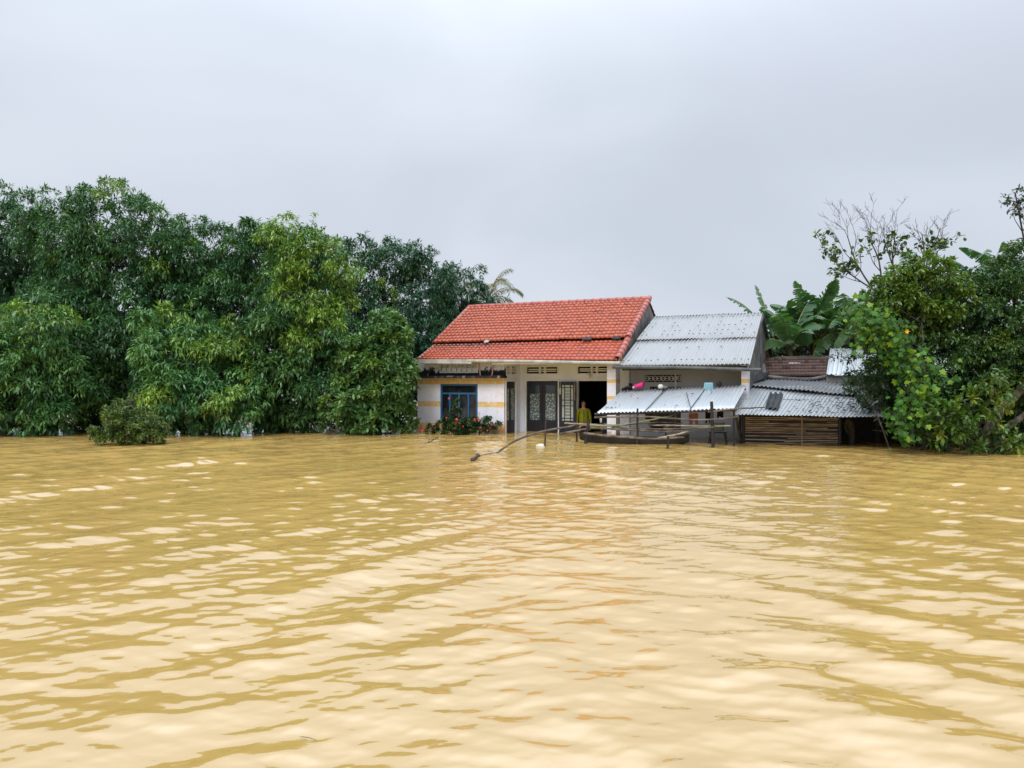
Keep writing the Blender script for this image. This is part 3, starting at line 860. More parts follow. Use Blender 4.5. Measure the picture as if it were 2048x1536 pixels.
for i in range(5):
    f.tube(path([P(1497 + i * 2, 769 - i * 3.3, 22.15 + .1 * i), P(1515 + i * 2, 760 - i * 3.0, 22.7 + .1 * i), P(1532 + i, 755 - i * 2.2, 23.3)], 6), .045, 6)
f.build('hip_cap', M['fibro'], gs)
# old tiled outhouse
ot = empty('tiled_outhouse', P(1592, 860, 24.5) * 1.0 - Vector((0, 0, .75)), -TH, 'small outhouse with an old blackened tile roof between banana plants and grey roof', 'outhouse')
T4 = [P(1532, 753, 23.6), P(1653, 752, 22.7), P(1657, 716, 24.5), P(1526, 718, 25.4)]
tiles(T4, 6, 17, 'roof', M['oldtile'], ot, (.185, .105, .088), (.155, .105, .092), hump=.014, lip=.12, seed=8, jit=.002, dark=.10, butt=.08)  # butt: shadow lines between the rows, painted as dark lower edges
cap_row(T4[3] + Vector((0, 0, .02)), T4[2] + Vector((0, 0, .02)), 7, .06, 'ridge_cap', M['oldtile'], ot, (.16, .13, .115), 6)
cap_row(T4[0] + Vector((-.05, 0, .03)), T4[3] + Vector((-.05, 0, .03)), 4, .085, 'verge_cap', M['cement'], ot, (.2, .2, .2), 7, up=Vector((0, -.5, 1)))
bkl, bkr = T4[3] + D * 1.9 + Vector((0, 0, -.75)), T4[2] + D * 1.9 + Vector((0, 0, -.75))
tiles([bkr, bkl, T4[3], T4[2]], 5, 22, 'roof', M['oldtile'], ot, (.20, .085, .06), (.13, .07, .055), seed=9)
f = MB(); f.prism([Vector((T4[0].x, T4[0].y, -.75)), Vector((T4[0].x, T4[0].y, T4[0].z - .06)), T4[3] - Vector((0, 0, .08)), bkl - Vector((0, 0, .06)), Vector((bkl.x, bkl.y, -.75))], dirb * .12); f.build('gable_wall', M['cement'], ot)
f = MB(); f.prism([Vector((T4[1].x, T4[1].y, -.75)), Vector((T4[1].x, T4[1].y, T4[1].z - .06)), T4[2] - Vector((0, 0, .08)), bkr - Vector((0, 0, .06)), Vector((bkr.x, bkr.y, -.75))], dirb * -.12); f.build('gable_wall', M['cement'], ot)
a, b = T4[0] + D * .25, T4[1] + D * .25; a.z = b.z = -.75
f = MB(); f.hexa([a, b, b + D * .1, a + D * .1] + [x + Vector((0, 0, 2.5)) for x in (a, b, b + D * .1, a + D * .1)]); f.build('wall', M['cement'], ot)
pl = MB(); c = T4[0].lerp(T4[1], .47).lerp(T4[3].lerp(T4[2], .47), .62) + Vector((0, -.06, .05))
pl.add([c + Vector(q) * .8 for q in ((-.24, 0, -.02), (-.14, -.05, -.07), (-.02, -.01, .01), (.16, -.05, -.06), (.26, 0, .02), (.05, .03, .03), (-.17, .03, .03))], [(0, 1, 2, 6), (2, 3, 4, 5), (2, 5, 6)])
tag(pl.build('plastic_scrap', M['white']), 'torn white plastic over a hole in the old blackened tiles', 'plastic')
# small metal roofed hut at the tree
sh = empty('small_hut', P(1700, 860, 23.2) * 1.0 - Vector((0, 0, .75)), -TH, 'small hut with a steep bright metal roof half hidden by the vine', 'hut')
Q4 = [P(1652, 749, 22.3), P(1760, 750, 21.2), P(1768, 697, 22.9), P(1660, 697, 23.9)]
sheet(Q4, 12 * 6, 4, 12, .022, M['zinc3'], 'roof', sh, sharp=True, jit=.01)
Qb = [Q4[2] + D * 1.4 + Vector((0, 0, -.8)), Q4[3] + D * 1.4 + Vector((0, 0, -.8))]
sheet([Qb[0], Qb[1], Q4[3], Q4[2]], 12 * 6, 4, 12, .022, M['greysheet'], 'roof', sh, sharp=True)
f = MB(); a, b = Q4[0] + D * .12, Q4[1] + D * .12
a0, b0 = Vector((a.x, a.y, -.75)), Vector((b.x, b.y, -.75)); hh = Vector((0, 0, a.z + .72))
f.hexa([a0, b0, b0 + D * .1, a0 + D * .1, a0 + hh, b0 + hh, b0 + D * .1 + hh, a0 + D * .1 + hh])
f.prism([a0, a0 + hh, Q4[3] - Vector((0, 0, .05)), Qb[1] - Vector((0, 0, .05)), Vector((Qb[1].x, Qb[1].y, -.75))], dirb * .08)
f.build('wall', M['cement'], sh)

# ------------------------------------------------------------------ foliage machinery
UNIT = lambda a: a / np.maximum(np.linalg.norm(a, axis=-1, keepdims=True), 1e-9)
def sph(n, rng): return UNIT(rng.normal(size=(n, 3)))
# leaf templates: x along the leaf, y across, z out of the leaf; faces share one vertex count
LANCE = (np.array([(0, 0, 0), (.45, -.5, .10), (1, 0, -.12), (.45, .5, .10)]), np.array([(0, 1, 3), (1, 2, 3)]))
OVAL = (np.array([(0, 0, 0), (.22, -.38, .04), (.62, -.46, .05), (1, 0, -.10), (.62, .46, .05), (.22, .38, .04)]), np.array([(0, 1, 2, 3), (0, 3, 4, 5)]))
_lob = [(0, .0), (-.14, -.30), (.04, -.56), (.26, -.36), (.56, -.66), (.58, -.30), (.78, -.24), (1.05, 0), (.78, .24), (.58, .30), (.56, .66), (.26, .36), (.04, .56), (-.14, .30)]
LOBED = (np.array([(x, y, .10 - .35 * (abs(y)) ** 1.5 - .12 * x * x) for x, y in _lob] + [(.4, 0, .10)]), np.array([(14, i, (i + 1) % 14) for i in range(14)]))
def leaves(pos, ax, ref, L, W, tmpl, droop=0.0):
    """pos, ax, ref (n,3); L, W (n,): vertex array (n*k,3) and faces"""
    T, FC = tmpl
    ax = ax.copy(); ax[:, 2] -= droop; ax = UNIT(ax)
    s = UNIT(np.cross(ax, ref)); n = np.cross(s, ax)
    n = np.where(n[:, 2:3] < 0, -n, n); s = np.cross(ax, n)
    L = L[:, None, None]; W = W[:, None, None]
    co = pos[:, None, :] + T[None, :, 0:1] * L * ax[:, None, :] + T[None, :, 1:2] * W * s[:, None, :] + T[None, :, 2:3] * L * n[:, None, :]
    k = len(T); m = len(pos)
    fc = (FC[None] + (np.arange(m) * k)[:, None, None]).reshape(-1, FC.shape[1])
    return co.reshape(-1, 3), fc
def rosettes(cen, outd, per, rng, L, W, tint, tmpl, spread=1.0, droop=.45, jit=.25):
    """PER leaves round each twig end cen with outward direction outd; tint (n,3)"""
    n = len(cen)
    c = np.repeat(cen, per, 0); o = np.repeat(outd, per, 0)
    d = UNIT(o * rng.uniform(.15, .9, (n * per, 1)) + sph(n * per, rng) * spread)
    ref = sph(n * per, rng) * .5 + np.array([0, 0, 1.0])
    l = L * rng.uniform(.7, 1.25, n * per); w_ = W * rng.uniform(.8, 1.2, n * per)
    co, fc = leaves(c + d * (L * .08) + rng.normal(size=(n * per, 3)) * L * jit * .4, d, ref, l, w_, tmpl, droop)
    t = np.repeat(tint, per, 0) * rng.uniform(.75, 1.25, (n * per, 1))
    return co, fc, np.repeat(t, len(tmpl[0]), 0)
class Leafage:
    def __init__(s): s.co = []; s.fc = []; s.tn = []; s.n = 0
    def add(s, co, fc, tn):
        s.co.append(co); s.fc.append(fc + s.n); s.tn.append(tn); s.n += len(co)
    def build(s, name, mat, parent):
        me = np_mesh(name, np.concatenate(s.co), np.concatenate(s.fc), np.concatenate(s.tn))
        return link(name, me, mat, parent)
def lobe_sprays(lobes, dens, rng, inner=.22, lo=.80, flat=1.0):
    """points and outward directions over ellipsoid lobes [(centre, radius)], lumpy, none deep inside another lobe"""
    cs, os_ = [], []
    for c, r in lobes:
        c = np.array(c); n = int(4 * math.pi * r * r * dens)
        d = sph(n, rng)
        rr = np.where(rng.random(n) < inner, rng.uniform(.35, .8, n), rng.uniform(lo, 1.06, n))
        lump = 1 + .16 * np.sin(d[:, 0] * 6 + c[0] * 9) * np.sin(d[:, 2] * 7 + c[2] * 5) + .10 * np.sin(d[:, 1] * 9 + c[0] * 4 + d[:, 0] * 5)
        p = c + d * (r * rr * lump)[:, None] * np.array([1, 1, flat])
        keep = p[:, 2] > .06
        for c2, r2 in lobes:
            if r2 is r and np.allclose(c2, c): continue
            keep &= np.linalg.norm(p - np.array(c2), axis=1) > r2 * .62
        cs.append(p[keep]); os_.append(UNIT(d + np.array([0, 0, .25]))[keep])
    return np.concatenate(cs), np.concatenate(os_)
def domes(cs, od, k, rad, rng):
    """K twig ends over the outer side of a small dome round each spray point"""
    n = len(cs)
    d = UNIT(rng.normal(size=(n * k, 3)) + np.repeat(od, k, 0) * .9 + np.array([0, 0, .35]))
    r_ = np.repeat(rad * rng.uniform(.6, 1.25, (n, 1)), k, 0)
    c = np.repeat(cs, k, 0) + d * r_ * rng.uniform(.72, 1.05, (n * k, 1)) * np.array([1, 1, .8])
    return c, UNIT(d + np.repeat(od, k, 0) * .3)
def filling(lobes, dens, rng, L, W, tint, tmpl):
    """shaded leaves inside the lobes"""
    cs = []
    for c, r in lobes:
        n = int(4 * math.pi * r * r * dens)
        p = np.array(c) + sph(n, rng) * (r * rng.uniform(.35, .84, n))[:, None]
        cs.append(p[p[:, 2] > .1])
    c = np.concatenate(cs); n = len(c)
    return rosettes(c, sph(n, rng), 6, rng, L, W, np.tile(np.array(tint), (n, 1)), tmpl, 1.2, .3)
def trunk(parent, base, lobes, r0, mat, rng, name='trunk', bend=.25, twigs=()):
    f = MB()
    base = Vector(base)
    top = max(lobes, key=lambda q: q[0][2])[0]; top = Vector(top)
    mid = base.lerp(top, .5) + Vector((rng.normal() * bend, rng.normal() * bend, 0))
    pts = path([base, base.lerp(mid, .5) + Vector((rng.normal() * .08, 0, 0)), mid, top], 12)
    f.tube(pts, [r0 * (1 - .82 * (i / 11)) * (1.25 if i == 0 else 1) for i in range(12)], 8)
    for c, r in lobes:
        c = Vector(c)
        k = min(range(2, 11), key=lambda i: abs(pts[i].z - (c.z - r * .8 - .2)))
        a = pts[k]
        m_ = a.lerp(c, .5) + Vector((rng.normal() * .12, rng.normal() * .12, -.05))
        pp = path([a, m_, c], 7)
        rr = r0 * (1 - .82 * k / 11) * .55
        f.tube(pp, [rr * (1 - .75 * i / 6) for i in range(7)], 6)
        for j in range(5):
            d = Vector(sph(1, rng)[0]); d.z = abs(d.z) * .6
            f.tube(path([c.lerp(a, .25 * rng.random()), c + d * r * .45, c + d * r * .92 + Vector((0, 0, -.05))], 5), [rr * .35, rr * .25, rr * .18, rr * .12, .004], 5)
    for a, b in twigs: f.tube([a, a.lerp(b, .5), b], [.009, .006, .003], 4)
    return f.build(name, mat, parent, smooth=True)
def mango(name, label, lobes_px, seed, base_px, young=.08, dark=1.0, dens=6.5, L=.19, W=.05, group='trees in a row beside the house', haze=0.0, r0=.16, tops=None, fillk=.5):
    rng = np.random.default_rng(seed)
    lobes = [(np.array(P(x, y, Y + rng.uniform(-.4, .4))), r * Y / F) for x, y, r, Y in lobes_px]
    base = P(base_px[0], 768, base_px[1]); base.z = -.75
    root = empty(name, base, 0, label, 'tree', group)
    cs, od = lobe_sprays(lobes, dens * .30, rng, .06, .70)
    n = len(cs)
    # each spray is a small dome of twig ends
    k = 21
    c, o = domes(cs, od, k, .44, rng)
    g1 = np.array([.050, .150, .055]); g2 = np.array([.138, .285, .070]); ly = np.array([.23, .36, .045]); haze_col = np.array([.032, .118, .088])
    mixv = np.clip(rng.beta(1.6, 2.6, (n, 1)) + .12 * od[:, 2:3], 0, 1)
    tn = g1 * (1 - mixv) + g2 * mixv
    tn = tn * (1 - haze) + haze_col * haze  # bluish haze over the back trees, mixed into the leaf tint
    # flush of young leaves: patches on the outside of the crown
    fl = np.sin(cs[:, 0] * 2.1 + seed) * np.sin(cs[:, 2] * 1.7 + seed * 2) + .5 * np.sin(cs[:, 0] * 4.3 + cs[:, 2] * 3.1)
    ym = (fl > np.quantile(fl, 1 - young * 1.6)) & (rng.random(n) < .62) & (od[:, 2] > -.35)
    yv = rng.uniform(.35, 1.0, (n, 1))
    tn = np.where(ym[:, None], tn * (1 - yv) + ly * yv, tn) * dark
    if tops is not None:
        for (tx, ty, tr_) in tops:
            q = np.stack([1024 + cs[:, 0] / cs[:, 1] * F, 768 - (cs[:, 2] - EYE) / cs[:, 1] * F], 1)
            mk = (np.hypot(q[:, 0] - tx, q[:, 1] - ty) < tr_) & (rng.random(n) < .6)
            tn = np.where(mk[:, None], tn * .4 + ly * .6 * rng.uniform(.7, 1.15, (n, 1)), tn)
    lf2 = Leafage()
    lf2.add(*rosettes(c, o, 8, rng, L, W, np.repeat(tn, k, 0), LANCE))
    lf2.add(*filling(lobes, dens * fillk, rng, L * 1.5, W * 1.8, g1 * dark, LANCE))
    # loose shoots standing out of the crown
    tw = []
    ii = rng.choice(n, min(n, 46), replace=False); ii = ii[od[ii, 2] > .1]
    for q in ii:
        a = cs[q]; tip = a + (od[q] * .35 + np.array([rng.normal() * .2, rng.normal() * .2, .6])) * rng.uniform(.35, .95)
        tw.append((Vector(a), Vector(tip)))
        pp = a + (tip - a) * np.array([[.55], [.8], [1.0]])
        lf2.add(*rosettes(pp, np.tile(UNIT(tip - a), (3, 1)), 6, rng, L * .9, W * .9, np.tile(tn[q] * 1.1, (3, 1)), LANCE))
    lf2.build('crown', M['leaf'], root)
    trunk(root, base, lobes, r0, M['bark'], rng, twigs=tw)
    return root

def px(*a, Y): return [(x, y, r, Y) for x, y, r in a]
mango('broadleaf_tree', 'dark broadleaf tree at the outer end of the tree row, beside the tallest crown', px((-60, 530, 125), (20, 480, 88), (65, 560, 95), (-10, 650, 120), (70, 690, 95), (-110, 640, 120), Y=28.5), 1, (10, 29), .05, .85, haze=.35)
mango('broadleaf_tree', 'tallest tree of the row with a broad domed dark green crown', px((225, 452, 80), (165, 505, 78), (290, 505, 80), (118, 470, 62), (235, 585, 110), (322, 610, 84), (150, 620, 95), (345, 535, 50), (210, 700, 90), Y=27), 2, (215, 27.5), .05, .95, haze=.2, tops=[(205, 365, 26), (208, 455, 16), (320, 400, 14)])
mango('broadleaf_tree', 'dull green tree with thin twigs on top, next below the tallest crown', px((400, 520, 68), (432, 600, 84), (372, 640, 84), (452, 525, 52), (400, 720, 90), Y=28), 3, (405, 28.4), .04, .95, haze=.25)
mango('broadleaf_tree', 'dark rounded tree behind the lime green hanging leaves', px((510, 530, 66), (485, 620, 88), (560, 600, 78), (530, 690, 90), (545, 505, 50), Y=27.3), 4, (520, 27.6), .05, .95, haze=.2)
mango('broadleaf_tree', 'tree hung with lime green young leaves down its face', px((600, 515, 54), (640, 535, 62), (622, 600, 74), (560, 480, 38), (648, 690, 66), Y=25.4), 5, (620, 26.2), .45, 1.15, haze=.0, tops=[(560, 460, 30), (640, 500, 60), (600, 560, 50), (650, 580, 50), (650, 640, 40), (640, 690, 30)])
mango('broadleaf_tree', 'domed tree tinted blue green as if by haze, between the lime tree and the twin topped tree', px((700, 540, 60), (722, 595, 48), (712, 665, 74), (690, 760, 84), (735, 700, 50), Y=28.3), 6, (720, 28.6), .03, .9, haze=.5)
mango('broadleaf_tree', 'twin topped dark tree tinted blue green as if by haze, rising behind the conical tree', px((812, 522, 50), (862, 552, 46), (832, 610, 68), (798, 690, 74), (860, 680, 66), (835, 760, 70), Y=29), 7, (832, 29.4), .02, .85, haze=.6)
mango('broadleaf_tree', 'dark tree whose crown leans behind the left verge of the red roof', px((922, 590, 48), (880, 615, 54), (950, 632, 42), (905, 690, 56), Y=31), 8, (905, 31.4), .02, .85, haze=.6)
FG = 'lower trees at the edge of the water'
mango('waterside_tree', 'low tree with a yellow green flush on top, farthest from the house along the water', px((80, 680, 74), (58, 760, 84), (118, 795, 68), (15, 800, 66), (-40, 720, 80), (70, 815, 44), (20, 838, 36), (110, 840, 32), (-30, 830, 40), Y=24.0), 11, (70, 24.4), .16, 1.1, L=.22, W=.056, group=FG, fillk=.5, tops=[(110, 615, 26), (60, 640, 30), (90, 690, 30)])
mango('waterside_tree', 'dark low tree behind the small round bush in the water', px((225, 720, 84), (190, 790, 66), (275, 790, 66), (235, 810, 48), (180, 838, 34), (300, 835, 34), Y=26.2), 12, (225, 26.4), .04, .75, L=.22, W=.056, group=FG)
mango('waterside_tree', 'low tree with drooping yellow green leaf tufts reaching the water', px((330, 690, 72), (385, 735, 74), (425, 775, 72), (345, 795, 60), (465, 800, 50), (400, 815, 46), (355, 836, 30), (445, 842, 26), Y=23.9), 13, (390, 24.3), .18, 1.1, L=.22, W=.056, group=FG, fillk=.5, tops=[(370, 640, 16), (420, 700, 30), (445, 790, 34), (430, 840, 20)])
mango('waterside_tree', 'low dark tree between the tufted tree and the conical tree', px((560, 700, 84), (520, 780, 72), (605, 780, 70), (625, 720, 62), (560, 815, 46), (480, 740, 50), (520, 838, 30), (610, 835, 34), (560, 845, 26), Y=25.0), 14, (560, 25.4), .10, .82, L=.22, W=.056, group=FG, fillk=.5, tops=[(590, 700, 30), (640, 690, 20), (660, 680, 20)])

# the lighter conical tree in front
def broad(name, label, cat, lobes_px, seed, base_px, cols, dens, L, W, per=7, k=4, tmpl=OVAL, mat='leaf', bark='bark', r0=.10, group=None, droop=.25, spread=1.0, sp=.15, inner=.22, stemname='trunk', bright=None, fill=0):
    rng = np.random.default_rng(seed)
    lobes = [(np.array(P(x, y, Y + rng.uniform(-.25, .25))), r * Y / F) for x, y, r, Y in lobes_px]
    base = P(base_px[0], 768, base_px[1]); base.z = -.75
    root = empty(name, base, 0, label, cat, group)
    cs, od = lobe_sprays(lobes, dens, rng, inner)
    n = len(cs)
    c, o = domes(cs, od, k, sp * 1.5, rng)
    c1, c2 = np.array(cols[0]), np.array(cols[1])
    v = rng.beta(1.5, 2.2, (n, 1)); tn = c1 * (1 - v) + c2 * v
    if bright:
        bc, fr = bright
        mk = rng.random(n) < fr
        tn = np.where(mk[:, None], np.array(bc) * rng.uniform(.6, 1.1, (n, 1)), tn)
    lf = Leafage(); lf.add(*rosettes(c, o, per, rng, L, W, np.repeat(tn, k, 0), tmpl, spread, droop))
    if fill: lf.add(*filling(lobes, fill, rng, L * 1.4, W * 1.5, c1, tmpl))
    lf.build('crown' if cat == 'tree' else 'foliage', M[mat], root)
    trunk(root, base, lobes, r0, M[bark], rng, stemname)
    return root, cs, od, lobes
broad('conical_tree', 'lighter green conical tree with broad leaves close to the left house wall', 'tree', px((772, 655, 34), (770, 700, 52), (752, 750, 64), (786, 760, 42), (725, 800, 58), (772, 812, 44), (690, 815, 42), (745, 835, 30), (808, 850, 15), Y=24.3), 21, (765, 24.6), ((.065, .17, .06), (.18, .33, .095)), 7, .17, .085, k=8, fill=6, tmpl=OVAL, bright=((.15, .27, .05), .16))
broad('round_bush', 'small round olive green bush standing alone in the flood water', 'bush', px((252, 846, 36), (216, 866, 28), (296, 864, 30), (255, 870, 34), (250, 818, 18), (232, 836, 22), (284, 840, 22), (316, 868, 16), (200, 872, 14), (260, 802, 8), Y=20.3), 22, (262, 20.4), ((.07, .13, .032), (.17, .25, .055)), 18, .085, .034, per=8, k=8, fill=8, sp=.07, r0=.04, bark='twig', stemname='stem', bright=((.20, .30, .05), .05))

# ------------------------------------------------------------------ flowering shrub before the blue window
fs, cs, od, lob = broad('flowering_shrub', 'low shrub with red flowers in the water before the blue window', 'shrub', px((866, 860, 11), (888, 855, 15), (912, 852, 18), (938, 853, 17), (960, 855, 16), (982, 860, 11), (973, 840, 8), (910, 822, 9), (912, 804, 6), (996, 850, 6), (935, 862, 17), (902, 862, 17), (895, 842, 8), Y=24.2), 23, (925, 24.2), ((.018, .055, .016), (.065, .13, .03)), 40, .075, .040, per=7, k=5, sp=.04, r0=.03, bark='twig', stemname='stem', bright=((.11, .17, .04), .08))
rf = random.Random(3)
for i, (x, y, s, c) in enumerate(((845, 861, 7, 0), (848, 857, 4, 1), (913, 840, 8, 0), (910, 846, 5, 0), (949, 840, 7, 0), (957, 838, 6, 0), (898, 797, 5, 1), (913, 815, 4, 1), (961, 856, 5, 1), (918, 847, 4, 1), (926, 853, 4, 1), (908, 857, 3, 1), (975, 861, 4, 1), (983, 849, 5, 1), (1003, 861, 5, 0), (893, 836, 4, 0), (870, 856, 3, 1), (941, 860, 3, 1))):
    c0 = P(x, y, 23.75 if y > 820 else 24.0); r = s * 24 / F * .46
    f = MB()
    for k in range(26):
        d = Vector((rf.gauss(0, 1), rf.gauss(0, 1) - .3, rf.gauss(0, 1))).normalized()
        a = d.cross(Vector((.3, .2, 1))).normalized(); b = d.cross(a)
        p = c0 + d * r * rf.uniform(.55, 1.05); e = r * .42
        f.add([p - a * e, p + d * e * .3 - b * e, p + a * e, p + d * e * .3 + b * e], [(0, 1, 2, 3)])
    f.build('flower', M['flower'] if c == 0 else M['pinkflower'], fs)

# ------------------------------------------------------------------ right hand vegetation
tr_, _, _, _ = broad('small_leaved_tree', 'dense small leaved dark tree over the sheds with a thick leaning trunk', 'tree', px((1845, 640, 84), (1945, 650, 90), (2045, 655, 100), (1885, 735, 92), (1985, 735, 100), (2075, 740, 110), (1800, 700, 62), (1850, 800, 56), (1930, 600, 46), (2000, 570, 42), (2045, 545, 46), (1900, 620, 40), (1775, 640, 56), (1740, 650, 36), (1800, 760, 56), (1760, 770, 40), (1920, 800, 60), (2000, 790, 56), (1870, 830, 46), (1930, 850, 40), (2040, 860, 50), (1990, 860, 34), Y=19.2), 31, (1985, 18.3), ((.034, .096, .034), (.115, .215, .046)), 7, .10, .042, per=8, k=11, fill=9, sp=.17, r0=.05, bark='twig', stemname='branches', bright=((.13, .21, .03), .10), inner=.3)
f = MB()
f.tube(path([P(1960, 925, 17.9) - Vector((0, 0, .5)), P(1968, 890, 17.9), P(1990, 840, 18.0), P(2025, 795, 18.1), P(2075, 745, 18.3)], 14, .035), [.165 - .006 * i + .012 * math.sin(i * 2.3) for i in range(14)], 10)
f.tube(path([P(1985, 915, 17.7) - Vector((0, 0, .4)), P(2005, 868, 17.8), P(2050, 830, 17.9), P(2095, 790, 18.2)], 9, .012), [.10 - .006 * i for i in range(9)], 8)
f.build('trunk', M['greybark'], tr_, smooth=True)
broad('overhanging_tree', 'thin twig ends of a taller tree above the banana leaves', 'tree', px((2040, 400, 22), (2058, 425, 26), (2030, 385, 12), (2075, 400, 40), (2085, 470, 40), Y=20.5), 32, (2110, 20.6), ((.02, .055, .02), (.05, .10, .03)), 5, .12, .05, per=6, k=3, sp=.12, r0=.09, bark='bark', inner=.1)
# leafy branch reaching over the hut
broad('leafy_branch_shrub', 'loose dark sprays of small leaves hanging before the small metal roof', 'shrub', px((1690, 700, 16), (1715, 728, 22), (1680, 722, 12), (1745, 745, 28), (1720, 775, 30), (1760, 800, 34), (1770, 770, 36), (1700, 762, 14), Y=18.6), 33, (1800, 18.6), ((.016, .05, .02), (.05, .10, .03)), 9, .10, .042, per=6, k=3, sp=.09, r0=.03, bark='twig', stemname='stem', inner=.1)
# vine with big lobed leaves
vine = empty('vine', P(1800, 900, 17.6) * 1.0, 0, 'climbing vine with large lobed bright green leaves and one yellow flower', 'vine')
vine.location.z = -.75
rng = np.random.default_rng(41)
vp = [((1700, 628), (1740, 625), (1800, 660)), ((1712, 690), (1750, 660), (1790, 680), (1830, 740)), ((1730, 640), (1780, 700), (1830, 760), (1840, 830)), ((1765, 665), (1800, 720), (1850, 780), (1880, 800)), ((1790, 840), (1810, 790), (1840, 740), (1900, 745)), ((1800, 870), (1815, 830), (1850, 790)), ((1720, 655), (1760, 650), (1810, 700), (1850, 735))]
lf = Leafage(); f = MB()
for q in vp:
    pts = path([P(x, y, 17.35 + rng.uniform(-.15, .2)) for x, y in q], 26, .02)
    f.tube(pts, .008, 5)
    pa = np.array([list(p) for p in pts])
    n = 125
    idx = rng.integers(0, 26, n)
    c = pa[idx] + rng.normal(size=(n, 3)) * np.array([.16, .14, .15])
    d = UNIT(rng.normal(size=(n, 3)) * np.array([1, .5, .7]) + np.array([-.2, -.5, -.5]))
    ref = UNIT(np.array([0, -1.0, .55]) + rng.normal(size=(n, 3)) * .45)
    # leaf plane roughly faces out and up
    L_ = rng.uniform(.07, .155, n)
    co, fc = leaves(c, d, ref, L_, L_ * .95, LOBED, .2)
    t_ = np.array([.055, .15, .022]) * rng.uniform(.45, 1.6, (n, 1)); t_ = np.where(rng.random((n, 1)) < .18, np.array([.20, .34, .03]), t_)
    lf.add(co, fc, np.repeat(t_, 15, 0))
lf.build('foliage', M['vineleaf'], vine); f.build('stem', M['twig'], vine)
f = MB(); c = P(1813, 663, 17.0)
for k in range(6):
    q = k * math.pi / 3; f.add([c, c + Vector((math.cos(q - .45) * .04, -.015, math.sin(q - .45) * .04)), c + Vector((math.cos(q) * .055, -.03, math.sin(q) * .055)), c + Vector((math.cos(q + .45) * .04, -.015, math.sin(q + .45) * .04))], [(0, 1, 2, 3)])
f.build('flower', simple('yellow_petals', (.85, .55, .02), None, .5, 9, bmp=0), vine)
broad('waterside_shrub', 'bright shrub with pointed oval leaves at the foot of the leaning trunk', 'shrub', px((1945, 810, 30), (1910, 850, 30), (1990, 780, 30), (1880, 840, 24), (1940, 880, 22), (2000, 885, 24), (1850, 868, 20), (2040, 870, 26), (1960, 840, 24), (2012, 822, 14), Y=17.2), 34, (1950, 17.4), ((.05, .12, .02), (.13, .23, .025)), 7, .17, .075, per=6, k=3, sp=.10, r0=.035, bark='twig', stemname='stem', bright=((.22, .30, .03), .2), inner=.1)
broad('waterside_shrub', 'dark leaved shrub dipping into the water under the vine', 'shrub', px((1830, 850, 30), (1870, 870, 26), (1800, 855, 18), (1910, 885, 22), (1975, 895, 20), (2035, 895, 22), Y=17.9), 35, (1860, 18.0), ((.02, .06, .016), (.06, .13, .025)), 9, .14, .06, per=6, k=3, sp=.10, r0=.03, bark='twig', stemname='stem', inner=.15)

broad('light_green_tree', 'yellowish green bushy crown above the vine, below the nearly bare tree', 'tree', px((1800, 592, 40), (1858, 588, 46), (1750, 640, 34), (1825, 640, 40), (1900, 600, 34), (1780, 605, 30), (1880, 640, 34), (1850, 540, 26), (1888, 548, 22), (1815, 552, 22), (1795, 578, 24), (1930, 575, 22), (1760, 590, 24), (1775, 560, 20), (1835, 520, 20), (1875, 522, 18), Y=18.5), 37, (1850, 18.9), ((.08, .17, .03), (.16, .26, .04)), 6, .13, .055, per=7, k=8, fill=4, sp=.15, r0=.06, bark='twig', bright=((.17, .28, .045), .14), inner=.15)
broad('background_shrub', 'dark undergrowth standing in the water behind the leaning trunk', 'shrub', px((1880, 850, 44), (1940, 830, 50), (2000, 850, 50), (2060, 840, 50), (2020, 790, 50), (1960, 780, 50), (1900, 800, 44), (1850, 870, 30), (1920, 880, 30), (1980, 885, 30), (2050, 880, 36), Y=20.8), 38, (1960, 21.0), ((.014, .045, .018), (.04, .09, .028)), 5, .13, .055, per=7, k=8, fill=9, sp=.17, r0=.05, bark='bark', stemname='stem')
